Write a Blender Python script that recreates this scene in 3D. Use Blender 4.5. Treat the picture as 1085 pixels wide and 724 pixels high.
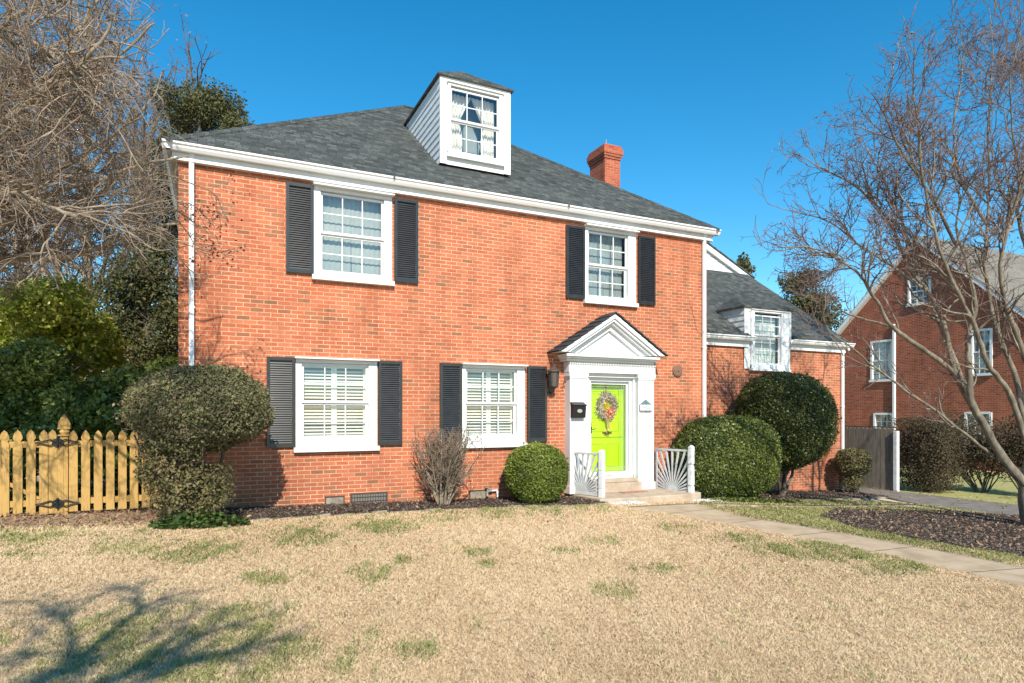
import bpy, math, random
import numpy as np
from mathutils import Vector
random.seed(7); rng = np.random.default_rng(7)
for o in list(bpy.data.objects): bpy.data.objects.remove(o)
SC = bpy.context.scene; COL = SC.collection

# ------------------------------------------------------------------ camera, sky, sun, exposure
# world axes: x runs along the house front, y into the plot, z up; ground at the left house corner is z = 0
A = math.radians(25.4); SA, CA = math.sin(A), math.cos(A)
CAM = np.array([.48, -11.37, 1.6]); F = 670.0
cd = bpy.data.cameras.new('camera'); cam = bpy.data.objects.new('camera', cd); COL.objects.link(cam)
cam.location = CAM; cam.rotation_euler = (math.pi/2, 0, -A)
cd.lens = 36*F/1085; cd.sensor_width = 36; cd.shift_y = 76/1085; cd.clip_end = 3000; cd.clip_start = .05
SC.camera = cam
SUN_EL, SUN_OFF = math.radians(37), math.radians(12)
SUNP = np.array([-math.sin(SUN_OFF)*math.cos(SUN_EL), -math.cos(SUN_OFF)*math.cos(SUN_EL), math.sin(SUN_EL)])
w = bpy.data.worlds.new('World'); SC.world = w; w.use_nodes = True
nt = w.node_tree; bg = nt.nodes['Background']
sky = nt.nodes.new('ShaderNodeTexSky'); sky.sky_type = 'NISHITA'; sky.sun_disc = False
sky.sun_elevation = SUN_EL; sky.sun_rotation = math.atan2(SUNP[0], SUNP[1])
sky.altitude = 0; sky.air_density = 1.0; sky.dust_density = 0.0; sky.ozone_density = 3.0
hs = nt.nodes.new("ShaderNodeHueSaturation"); hs.inputs["Saturation"].default_value = 1.38; hs.inputs["Hue"].default_value = .487; nt.links.new(sky.outputs[0], hs.inputs["Color"]); nt.links.new(hs.outputs[0], bg.inputs[0]); bg.inputs[1].default_value = .14
sl = bpy.data.lights.new('sun', 'SUN'); sl.energy = 4.9; sl.angle = math.radians(.5); sl.color = (1, .92, .77)
sun = bpy.data.objects.new('sun', sl); COL.objects.link(sun); sun.location = (0, -30, 30)
sun.rotation_euler = Vector(-SUNP).to_track_quat('-Z', 'Y').to_euler()
SC.view_settings.view_transform = 'Standard'; SC.view_settings.look = 'None'
SC.view_settings.gamma = 1; SC.view_settings.use_curve_mapping = False
SC.view_settings.exposure = .50
SC.cycles.max_bounces = 6; SC.cycles.transparent_max_bounces = 12; SC.cycles.use_denoising = True

# ------------------------------------------------------------------ measuring helpers
def D(x):
    X = (x-542.5)/F
    return np.array([CA*X+SA, -SA*X+CA])
def P3(x, y, s):                          # point at depth s
    d = D(x)*s; return np.array([CAM[0]+d[0], CAM[1]+d[1], CAM[2]+(438-y)/F*s])
def sv(x, v=0.0): return (v-CAM[1])/D(x)[1]
def U(x, v=0.0): return CAM[0]+D(x)[0]*sv(x, v)
def Zz(x, y, v=0.0): return CAM[2]+(438-y)/F*sv(x, v)
GU = [-60, -4, -1.5, 1, 4, 7.4, 9.5, 12, 14.2, 16.2, 18, 40, 80]
GZ = [.15, .12, .09, 0, -.07, -.15, -.22, -.42, -.54, -.66, -.70, -.72, -.72]
def gz(u):
    return (np.interp(np.asarray(u)-.6, GU, GZ)+np.interp(u, GU, GZ)+np.interp(np.asarray(u)+.6, GU, GZ))/3
def G(x, y):                              # ground point seen at a pixel
    h = 1.7
    for _ in range(12):
        s = F*h/(y-438); p = CAM[:2]+D(x)*s; h = 1.6-gz(p[0])
    return p

# ------------------------------------------------------------------ materials
def mat(name, color=(.5, .5, .5), rough=.6, spec=.5, metal=0.0):
    m = bpy.data.materials.new(name); m.use_nodes = True
    b = m.node_tree.nodes['Principled BSDF']
    b.inputs['Base Color'].default_value = (*color, 1); b.inputs['Roughness'].default_value = rough
    b.inputs['Specular IOR Level'].default_value = spec; b.inputs['Metallic'].default_value = metal
    return m
def N(m, t, **k):
    n = m.node_tree.nodes.new(t)
    for a, b in k.items():
        if a.startswith('i_'): n.inputs[a[2:].replace('_', ' ')].default_value = b
        else: setattr(n, a, b)
    return n
def L(m, a, b): m.node_tree.links.new(a, b)
def ramp(m, stops, mode='LINEAR'):
    r = N(m, 'ShaderNodeValToRGB'); r.color_ramp.interpolation = mode
    e = r.color_ramp.elements
    while len(e) < len(stops): e.new(.5)
    for i, (p, c) in enumerate(stops): e[i].position = p; e[i].color = (*c, 1)
    return r
def mixc(m, fac, a, b, bt='MIX'):
    n = N(m, 'ShaderNodeMix', data_type='RGBA', blend_type=bt)
    for s, v in ((0, fac), (6, a), (7, b)):
        if hasattr(v, 'links'): L(m, v, n.inputs[s])
        elif isinstance(v, tuple): n.inputs[s].default_value = (*v, 1)
        else: n.inputs[s].default_value = v
    return n.outputs[2]
def bsdf(m): return m.node_tree.nodes['Principled BSDF']
def bump(m, h, strength=.3, dist=.01):
    b = N(m, 'ShaderNodeBump'); b.inputs['Strength'].default_value = strength; b.inputs['Distance'].default_value = dist
    L(m, h, b.inputs['Height']); L(m, b.outputs[0], bsdf(m).inputs['Normal'])
def noisey(name, c1, c2, scale, rough=.8, bumpd=.0, detail=6, c3=None, coord='Object', spec=.3, stretch=None):
    m = mat(name, c1, rough, spec)
    tc = N(m, 'ShaderNodeTexCoord'); src = tc.outputs[coord]
    if stretch:
        mp = N(m, 'ShaderNodeMapping'); mp.inputs['Scale'].default_value = stretch; L(m, src, mp.inputs[0]); src = mp.outputs[0]
    n = N(m, 'ShaderNodeTexNoise', i_Scale=scale, i_Detail=detail, i_Roughness=.65); L(m, src, n.inputs['Vector'])
    st = [(.32, c1), (.68, c2)] if c3 is None else [(.3, c1), (.5, c2), (.7, c3)]
    r = ramp(m, st); L(m, n.outputs['Fac'], r.inputs[0]); L(m, r.outputs[0], bsdf(m).inputs['Base Color'])
    if bumpd: bump(m, n.outputs['Fac'], .6, bumpd)
    return m
def brick_mat(name, cols, mortar, wd=.215, rh=.0705, ms=.0065):
    m = mat(name, cols[0], .85, .25)
    uv = N(m, 'ShaderNodeTexCoord')
    # slightly wavering courses
    nz = N(m, 'ShaderNodeTexNoise', i_Scale=1.7, i_Detail=2.0); L(m, uv.outputs['UV'], nz.inputs['Vector'])
    off = N(m, 'ShaderNodeVectorMath', operation='MULTIPLY_ADD'); off.inputs[1].default_value = (.012, .010, 0)
    L(m, nz.outputs['Color'], off.inputs[0]); L(m, uv.outputs['UV'], off.inputs[2])
    b = N(m, 'ShaderNodeTexBrick', offset=.5, offset_frequency=2)
    b.inputs['Color1'].default_value = (0, 0, 0, 1); b.inputs['Color2'].default_value = (1, 1, 1, 1); b.inputs['Mortar'].default_value = (.5, .5, .5, 1)
    b.inputs['Scale'].default_value = 1; b.inputs['Mortar Size'].default_value = ms; b.inputs['Mortar Smooth'].default_value = .15
    b.inputs['Bias'].default_value = 0; b.inputs['Brick Width'].default_value = wd; b.inputs['Row Height'].default_value = rh
    L(m, off.outputs[0], b.inputs['Vector'])
    r = ramp(m, cols_stops(cols)); L(m, b.outputs['Color'], r.inputs[0])
    big = N(m, 'ShaderNodeTexNoise', i_Scale=.55, i_Detail=4.0); L(m, uv.outputs['UV'], big.inputs['Vector'])
    rb = ramp(m, [(.3, (.86, .84, .84)), (.7, (1.1, 1.06, 1.04))]); L(m, big.outputs['Fac'], rb.inputs[0])
    fine = N(m, 'ShaderNodeTexNoise', i_Scale=38, i_Detail=5.0); L(m, uv.outputs['UV'], fine.inputs['Vector'])
    rf = ramp(m, [(.3, (.82, .80, .80)), (.7, (1.12, 1.12, 1.12))]); L(m, fine.outputs['Fac'], rf.inputs[0])
    c = mixc(m, 1.0, r.outputs[0], rb.outputs[0], 'MULTIPLY'); c = mixc(m, 1.0, c, rf.outputs[0], 'MULTIPLY')
    mn = N(m, 'ShaderNodeTexNoise', i_Scale=3.0, i_Detail=5.0); L(m, uv.outputs['UV'], mn.inputs['Vector'])
    rm = ramp(m, [(.35, tuple(x*.68 for x in mortar)), (.65, mortar)]); L(m, mn.outputs['Fac'], rm.inputs[0])
    c = mixc(m, b.outputs['Fac'], c, rm.outputs[0])
    mp = N(m, 'ShaderNodeMapping'); mp.inputs['Scale'].default_value = (1.1, .22, 1); L(m, uv.outputs['UV'], mp.inputs[0])
    st = N(m, 'ShaderNodeTexNoise', i_Scale=1.6, i_Detail=7.0, i_Roughness=.7); L(m, mp.outputs[0], st.inputs['Vector'])
    rst = ramp(m, [(.36, (.80, .76, .74)), (.52, (1, 1, 1)), (.72, (1.06, 1.05, 1.04))]); L(m, st.outputs['Fac'], rst.inputs[0])
    c = mixc(m, 1.0, c, rst.outputs[0], 'MULTIPLY')
    L(m, c, bsdf(m).inputs['Base Color'])
    inv = N(m, 'ShaderNodeMath', operation='MULTIPLY_ADD'); inv.inputs[1].default_value = -1; inv.inputs[2].default_value = 1
    L(m, b.outputs['Fac'], inv.inputs[0])
    ad = N(m, 'ShaderNodeMath', operation='MULTIPLY_ADD'); ad.inputs[1].default_value = .35
    L(m, fine.outputs['Fac'], ad.inputs[0]); L(m, inv.outputs[0], ad.inputs[2])
    bump(m, ad.outputs[0], .7, .006)
    return m
def cols_stops(cols):
    n = len(cols); return [(i/(n-1), c) for i, c in enumerate(cols)]
BR = brick_mat('orange_red_brick', [(.25, .12, .065), (.43, .13, .065), (.46, .145, .073), (.49, .16, .08), (.47, .148, .076), (.51, .17, .086), (.42, .125, .062), (.465, .145, .07), (.52, .18, .092), (.42, .12, .058), (.45, .14, .068), (.33, .145, .08)], (.66, .42, .28))
BRC = brick_mat('chimney_brick', [(.33, .075, .04), (.42, .105, .055), (.48, .13, .07), (.38, .09, .048)], (.48, .27, .18))
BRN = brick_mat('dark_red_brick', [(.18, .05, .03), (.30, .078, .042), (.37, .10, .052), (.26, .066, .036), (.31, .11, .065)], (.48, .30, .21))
WHITE = noisey('white_paint', (.64, .65, .66), (.74, .75, .75), 2.2, .5)
WHITE2 = noisey('weathered_white_paint', (.60, .62, .63), (.80, .81, .81), 9.0, .55, .001)
GUTTER = mat('white_aluminium', (.78, .79, .80), .35, .5)
BLACK = noisey('black_shutter_paint', (.017, .017, .017), (.030, .029, .028), 6.0, .30, spec=.6)
IRONB = mat('black_metal', (.02, .02, .022), .4, .5, .3)
BRONZE = noisey('bronze_metal', (.06, .035, .025), (.10, .065, .05), 30, .45, spec=.5)
RUST = noisey('rusty_iron', (.13, .075, .055), (.24, .14, .10), 24, .8)
def shingle_mat(name, cols):
    m = mat(name, cols[0], .95, .15)
    uv = N(m, 'ShaderNodeTexCoord')
    b = N(m, 'ShaderNodeTexBrick', offset=.37, offset_frequency=3, squash=.7, squash_frequency=2)
    b.inputs['Color1'].default_value = (0, 0, 0, 1); b.inputs['Color2'].default_value = (1, 1, 1, 1); b.inputs['Mortar'].default_value = (0, 0, 0, 1)
    b.inputs['Scale'].default_value = 1; b.inputs['Mortar Size'].default_value = .006; b.inputs['Mortar Smooth'].default_value = .4
    b.inputs['Brick Width'].default_value = .19; b.inputs['Row Height'].default_value = .115
    L(m, uv.outputs['UV'], b.inputs['Vector'])
    r = ramp(m, cols_stops(cols)); L(m, b.outputs['Color'], r.inputs[0])
    n = N(m, 'ShaderNodeTexNoise', i_Scale=60, i_Detail=6.0); L(m, uv.outputs['UV'], n.inputs['Vector'])
    rn = ramp(m, [(.3, (.6, .62, .62)), (.7, (1.35, 1.35, 1.32))]); L(m, n.outputs['Fac'], rn.inputs[0])
    n2 = N(m, 'ShaderNodeTexNoise', i_Scale=.5, i_Detail=4.0); L(m, uv.outputs['UV'], n2.inputs['Vector'])
    r2 = ramp(m, [(.3, (.85, .86, .86)), (.7, (1.1, 1.1, 1.1))]); L(m, n2.outputs['Fac'], r2.inputs[0])
    c = mixc(m, 1.0, r.outputs[0], rn.outputs[0], 'MULTIPLY'); c = mixc(m, 1.0, c, r2.outputs[0], 'MULTIPLY')
    L(m, c, bsdf(m).inputs['Base Color'])
    bump(m, b.outputs['Color'], .8, .012)
    return m
SH = shingle_mat('charcoal_shingles', [(.038, .041, .041), (.080, .086, .085), (.053, .058, .057), (.115, .121, .118), (.068, .074, .073)])
SHN = shingle_mat('grey_shingles', [(.15, .135, .115), (.22, .20, .175), (.18, .165, .145)])
SHB = shingle_mat('black_slates', [(.03, .033, .038), (.055, .06, .066), (.04, .044, .05)])
def glass_mat(name, tint, refl=.10):
    m = bpy.data.materials.new(name); m.use_nodes = True; t = m.node_tree; t.nodes.clear()
    o = N(m, 'ShaderNodeOutputMaterial'); g = N(m, 'ShaderNodeBsdfGlossy'); g.inputs['Roughness'].default_value = .02
    tr = N(m, 'ShaderNodeBsdfTransparent'); tr.inputs[0].default_value = (*tint, 1)
    lw = N(m, 'ShaderNodeLayerWeight'); lw.inputs['Blend'].default_value = .35
    ma = N(m, 'ShaderNodeMath', operation='MULTIPLY_ADD'); ma.inputs[1].default_value = .5; ma.inputs[2].default_value = refl
    L(m, lw.outputs['Fresnel'], ma.inputs[0])
    tc = N(m, 'ShaderNodeTexCoord'); nz = N(m, 'ShaderNodeTexNoise', i_Scale=1.3, i_Detail=1.0); L(m, tc.outputs['Object'], nz.inputs['Vector'])
    bp = N(m, 'ShaderNodeBump'); bp.inputs['Strength'].default_value = .25; bp.inputs['Distance'].default_value = .03
    L(m, nz.outputs['Fac'], bp.inputs['Height']); L(m, bp.outputs[0], g.inputs['Normal'])
    mx = N(m, 'ShaderNodeMixShader'); L(m, ma.outputs[0], mx.inputs[0]); L(m, tr.outputs[0], mx.inputs[1]); L(m, g.outputs[0], mx.inputs[2])
    L(m, mx.outputs[0], o.inputs[0]); return m
GLASS = glass_mat('window_glass', (.90, .93, .92), .12)
DGLASS = glass_mat('storm_door_glass', (.95, .97, .93), .03)
CURTAIN = noisey('sheer_curtain', (.62, .62, .60), (.80, .80, .78), 1.2, .9)
GREYCURT = noisey('grey_curtain', (.26, .30, .31), (.40, .45, .45), 1.5, .9)
CREAM = noisey('lace_curtain', (.74, .70, .64), (.90, .88, .84), 6, .9)
SHADE = noisey('pale_window_sheer', (.36, .39, .37), (.50, .52, .48), 1.1, .9)
BLIND = mat('white_blind', (.80, .83, .79), .5)
ROOMDARK = mat('room_wall', (.16, .17, .16), .9)
LIME = noisey('lime_green_paint', (.42, .70, .006), (.50, .78, .008), 1.5, .3, spec=.5)
LIMED = mat('lime_panel_groove', (.20, .36, .004), .5)
CONC = noisey('tan_concrete', (.34, .25, .16), (.46, .35, .235), 2.6, .9, .004, c3=(.54, .42, .29))
CONCD = noisey('weathered_step_concrete', (.34, .26, .19), (.50, .40, .31), 4, .9, .004)
ASPH = noisey('worn_driveway_asphalt', (.13, .112, .095), (.20, .175, .15), 3.0, .9, .004, c3=(.25, .22, .19))
STONE = noisey('edging_stone', (.15, .125, .10), (.34, .29, .235), 8, .95, .015)
PEB = noisey('white_pebbles', (.42, .41, .39), (.72, .71, .69), 20, .7)
PINEW = noisey('yellow_pine', (.24, .14, .046), (.46, .285, .095), 5, .8, .001, stretch=(6, 6, .7), c3=(.36, .215, .068))
GREYW = noisey('weathered_grey_wood', (.12, .10, .078), (.30, .26, .21), 6, .85, .002, stretch=(6, 6, .5))
BARKL = noisey('light_tan_bark', (.12, .095, .07), (.34, .275, .205), 14, .85, .006, stretch=(1, 1, .35))
BARKT = noisey('grey_brown_twig', (.085, .062, .046), (.36, .28, .21), 3.2, .85)
BARKM = noisey('mottled_smooth_bark', (.085, .07, .052), (.17, .145, .11), 7, .8, .006, stretch=(1, 1, .4), c3=(.32, .27, .205))
BARKR = noisey('reddish_grey_twig', (.095, .060, .050), (.22, .155, .135), 5, .85)
BARKD = noisey('dark_bark', (.07, .055, .042), (.16, .13, .10), 12, .9, .008)
def leaf_mat(name, cols, rough=.5, trans=.15, spec=.4):
    m = mat(name, cols[0], rough, spec)
    at = N(m, 'ShaderNodeAttribute', attribute_name='tint'); r = ramp(m, cols_stops(cols)); L(m, at.outputs['Fac'], r.inputs[0])
    L(m, r.outputs[0], bsdf(m).inputs['Base Color'])
    if trans:
        out = m.node_tree.nodes['Material Output']; tl = N(m, 'ShaderNodeBsdfTranslucent'); L(m, r.outputs[0], tl.inputs[0])
        mx = N(m, 'ShaderNodeMixShader'); mx.inputs[0].default_value = trans
        L(m, bsdf(m).outputs[0], mx.inputs[1]); L(m, tl.outputs[0], mx.inputs[2]); L(m, mx.outputs[0], out.inputs[0])
    return m
LF_BOX = leaf_mat('boxwood_leaf', [(.06, .085, .015), (.12, .16, .022), (.19, .23, .035), (.27, .29, .06)])
LF_HEDGE = leaf_mat('hedge_leaf', [(.04, .055, .014), (.075, .10, .02), (.13, .16, .03), (.24, .26, .07)], .38)
LF_DOME = leaf_mat('olive_brown_leaf', [(.10, .085, .048), (.15, .13, .065), (.12, .14, .05), (.21, .18, .09), (.28, .21, .13)], .7)
LF_ROUND = leaf_mat('deep_green_leaf', [(.03, .045, .013), (.06, .075, .018), (.10, .115, .028), (.17, .17, .055)], .38)
LF_DRY = leaf_mat('dry_small_leaf', [(.14, .10, .055), (.20, .15, .07), (.12, .13, .045), (.24, .17, .09)], .7)
LF_RED = leaf_mat('dry_reddish_leaf', [(.12, .035, .025), (.18, .06, .04), (.10, .05, .03)], .7)
LF_CAM = leaf_mat('glossy_yellow_green_leaf', [(.12, .17, .02), (.26, .30, .035), (.42, .44, .07), (.62, .57, .14)], .35, .4)
LF_DARK = leaf_mat('glossy_dark_leaf', [(.055, .09, .02), (.11, .16, .035), (.20, .26, .06), (.38, .43, .14)], .28, .3)
LF_EVER = leaf_mat('evergreen_spray', [(.03, .04, .014), (.06, .07, .022), (.11, .105, .033), (.17, .15, .06)], .7)
LF_LIME = leaf_mat('light_green_spray', [(.08, .12, .022), (.14, .19, .035), (.21, .25, .05)], .7)
LF_IVY = leaf_mat('ivy_leaf', [(.03, .06, .014), (.06, .10, .022), (.11, .16, .04)], .4)
LF_BROWNB = leaf_mat('brown_twiggy_leaf', [(.06, .040, .025), (.11, .072, .043), (.055, .06, .025), (.16, .11, .068)], .8)
LF_SEED = leaf_mat('seed_capsule', [(.11, .065, .055), (.17, .10, .085), (.22, .13, .10)], .8, 0)
MULCH = noisey('dark_mulch', (.028, .02, .017), (.085, .060, .048), 22, .95, .02, c3=(.15, .11, .085))
CHIP = leaf_mat('mulch_chip', [(.028, .020, .017), (.06, .042, .034), (.10, .07, .055), (.30, .23, .17)], .9, 0)
FALLEN = leaf_mat('fallen_leaf', [(.17, .09, .05), (.28, .17, .10), (.38, .26, .17)], .8, .1)
EARTH = noisey('leafy_soil', (.16, .11, .075), (.30, .22, .15), 9, .95, .015, c3=(.40, .31, .22))
GRASS = leaf_mat('grass_blade', [(.58, .435, .27), (.70, .54, .35), (.78, .62, .42), (.84, .69, .48)], .7, .35, .2)
GREENG = leaf_mat('green_grass_blade', [(.11, .135, .035), (.19, .21, .06), (.30, .31, .11), (.48, .42, .20)], .6, .25, .3)
# lawn base: dry thatch
LAWN = noisey('dry_thatch', (.48, .36, .225), (.63, .485, .31), 30, .95, .012, c3=(.71, .56, .37))

# ------------------------------------------------------------------ mesh helpers
ORG = {}
def tag(o, label=None, cat=None, group=None, kind=None):
    if label: o['label'] = label
    if cat: o['category'] = cat
    if group: o['group'] = group
    if kind: o['kind'] = kind
    return o
def root(name, label, cat, loc, group=None):
    o = bpy.data.objects.new(name, None); COL.objects.link(o); o.empty_display_size = .2
    o.location = loc; ORG[o.name] = np.array(loc, float)
    return tag(o, label, cat, group)
def finish(name, V, Fs, m, parent=None, uv=True, smooth=False, tint=None, loc=None):
    """V: (n,3) world coordinates. Fs: list of tuples or an (m,k) array"""
    V = np.asarray(V, float)
    org = ORG[parent.name] if parent is not None else (np.array(loc, float) if loc is not None else np.zeros(3))
    me = bpy.data.meshes.new(name)
    if isinstance(Fs, np.ndarray):
        k = Fs.shape[1]; nf = len(Fs)
        me.vertices.add(len(V)); me.vertices.foreach_set('co', (V-org).astype(np.float32).ravel())
        me.loops.add(nf*k); me.loops.foreach_set('vertex_index', Fs.astype(np.int32).ravel())
        me.polygons.add(nf); me.polygons.foreach_set('loop_start', np.arange(0, nf*k, k, dtype=np.int32))
        me.update(calc_edges=True)
    else:
        me.from_pydata((V-org).tolist(), [], [tuple(map(int, f)) for f in Fs]); me.update()
        if uv:
            ul = me.uv_layers.new(name='UVMap'); zc = Vector((0, 0, 1))
            data = np.zeros((len(me.loops), 2), np.float32)
            for p in me.polygons:
                n = p.normal
                if abs(n.z) > .995: t, s = Vector((1, 0, 0)), Vector((0, 1, 0))
                else:
                    t = zc.cross(n).normalized(); s = n.cross(t)
                for li in p.loop_indices:
                    q = Vector(V[me.loops[li].vertex_index])
                    data[li] = (q.dot(t)+50, q.dot(s)+50)
            ul.data.foreach_set('uv', data.ravel())
    if tint is not None:
        a = me.attributes.new('tint', 'FLOAT', 'FACE'); a.data.foreach_set('value', np.asarray(tint, np.float32))
    if smooth: me.polygons.foreach_set('use_smooth', np.ones(len(me.polygons), bool))
    me.materials.append(m)
    o = bpy.data.objects.new(name, me); COL.objects.link(o)
    if parent is not None: o.parent = parent
    elif loc is not None: o.location = loc
    ORG[o.name] = org
    return o
class MB:
    def __init__(s): s.v = []; s.f = []
    def add(s, vs, fs):
        b = len(s.v); s.v += [tuple(map(float, q)) for q in vs]; s.f += [tuple(i+b for i in f) for f in fs]; return s
    def box(s, x0, x1, y0, y1, z0, z1):
        x0, x1 = sorted((x0, x1)); y0, y1 = sorted((y0, y1)); z0, z1 = sorted((z0, z1))
        return s.add([(x0, y0, z0), (x1, y0, z0), (x1, y1, z0), (x0, y1, z0), (x0, y0, z1), (x1, y0, z1), (x1, y1, z1), (x0, y1, z1)],
                     [(0, 3, 2, 1), (4, 5, 6, 7), (0, 1, 5, 4), (1, 2, 6, 5), (2, 3, 7, 6), (3, 0, 4, 7)])
    def obox(s, c, ax, ay, az):          # centre and three half-axis vectors
        c, ax, ay, az = (np.array(q, float) for q in (c, ax, ay, az))
        vs = [c+i*ax+j*ay+k*az for k in (-1, 1) for (i, j) in ((-1, -1), (1, -1), (1, 1), (-1, 1))]
        return s.add(vs, [(0, 3, 2, 1), (4, 5, 6, 7), (0, 1, 5, 4), (1, 2, 6, 5), (2, 3, 7, 6), (3, 0, 4, 7)])
    def prism(s, poly, d):               # poly: 3D points (ccw seen against d), extruded by d
        n = len(poly); p = [np.array(q, float) for q in poly]; d = np.array(d, float)
        return s.add(p+[q+d for q in p], [tuple(range(n))[::-1], tuple(range(n, 2*n))]+[(i, (i+1) % n, n+(i+1) % n, n+i) for i in range(n)])
    def tube(s, pts, r, n=8, cap=True):
        pts = [np.array(p, float) for p in pts]; k = len(pts)
        rr = list(r) if hasattr(r, '__len__') else [r]*k
        vs, fs = [], []
        t0 = pts[1]-pts[0]; ref = np.array([0, 0, 1.]) if abs(t0[2]) < .9*np.linalg.norm(t0) else np.array([1., 0, 0])
        for i in range(k):
            t = pts[min(i+1, k-1)]-pts[max(i-1, 0)]; t /= np.linalg.norm(t)+1e-9
            a = np.cross(ref, t); a /= np.linalg.norm(a)+1e-9; b = np.cross(t, a)
            for j in range(n):
                q = 2*math.pi*j/n; vs.append(pts[i]+rr[i]*(math.cos(q)*a+math.sin(q)*b))
        for i in range(k-1):
            for j in range(n): fs.append((i*n+j, i*n+(j+1) % n, (i+1)*n+(j+1) % n, (i+1)*n+j))
        if cap: fs += [tuple(range(n))[::-1], tuple(range((k-1)*n, k*n))]
        return s.add(vs, fs)
    def build(s, name, m, parent=None, smooth=False, bevel=0, loc=None):
        o = finish(name, s.v, s.f, m, parent, smooth=smooth, loc=loc)
        if bevel:
            md = o.modifiers.new('bevel', 'BEVEL'); md.width = bevel; md.segments = 2; md.limit_method = 'ANGLE'
        return o
class TB:
    """fast accumulator of tapered tubes (branches)"""
    def __init__(s): s.V = []; s.Q = []; s.n = 0
    def tube(s, pts, rad, n):
        pts = np.asarray(pts); k = len(pts); rad = np.asarray(rad)
        t = np.empty_like(pts); t[1:-1] = pts[2:]-pts[:-2]; t[0] = pts[1]-pts[0]; t[-1] = pts[-1]-pts[-2]
        t /= np.linalg.norm(t, axis=1)[:, None]+1e-9
        ref = np.array([.31, .17, .93]) if abs(t[0][2]) < .8 else np.array([.93, .31, .17])
        a = np.cross(ref, t); a /= np.linalg.norm(a, axis=1)[:, None]+1e-9; b = np.cross(t, a)
        q = np.arange(n)*2*np.pi/n
        V = pts[:, None, :]+rad[:, None, None]*(np.cos(q)[None, :, None]*a[:, None, :]+np.sin(q)[None, :, None]*b[:, None, :])
        i = np.arange(k-1)[:, None]*n; j = np.arange(n)[None, :]; j2 = (j+1) % n
        Q = np.stack([i+j, i+j2, i+n+j2, i+n+j], -1).reshape(-1, 4)+s.n
        s.V.append(V.reshape(-1, 3)); s.Q.append(Q); s.n += k*n
    def build(s, name, m, parent):
        return finish(name, np.concatenate(s.V), np.concatenate(s.Q), m, parent, smooth=True)
def unit(v): v = np.asarray(v, float); return v/(np.linalg.norm(v)+1e-9)
def leaves(P, size, jitter=.35, nrm=None, aspect=1.7, flat=.6, fold=.0, tint=None):
    """diamond leaf quads at P; nrm pulls the leaf normals outwards"""
    n = len(P); sz = size*(1+jitter*rng.standard_normal(n)).clip(.4, 1.8)
    R = rng.standard_normal((n, 3))
    if nrm is not None: R = R*flat+nrm*(1-flat)*1.6
    R /= np.linalg.norm(R, axis=1)[:, None]+1e-9
    T = np.cross(R, rng.standard_normal((n, 3))); T /= np.linalg.norm(T, axis=1)[:, None]+1e-9
    B = np.cross(R, T); h = (sz*.5)[:, None]; wv = h/aspect
    V = np.stack([P-T*h, P+B*wv-T*h*.1, P+T*h, P-B*wv-T*h*.1], 1).reshape(-1, 3)
    Q = np.arange(n*4).reshape(-1, 4)
    return V, Q, (tint if tint is not None else rng.random(n))
def sm_noise(P, scale, seed):            # cheap smooth 3D noise made from a few random waves
    r = np.random.default_rng(seed); o = np.zeros(len(P))
    for k in range(7):
        d = r.standard_normal(3); d /= np.linalg.norm(d); f = scale*(1.0+.45*k)
        o += np.sin(P@d*f+r.random()*6.28)*(1/(1+.5*k))
    return o/2.6
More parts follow.
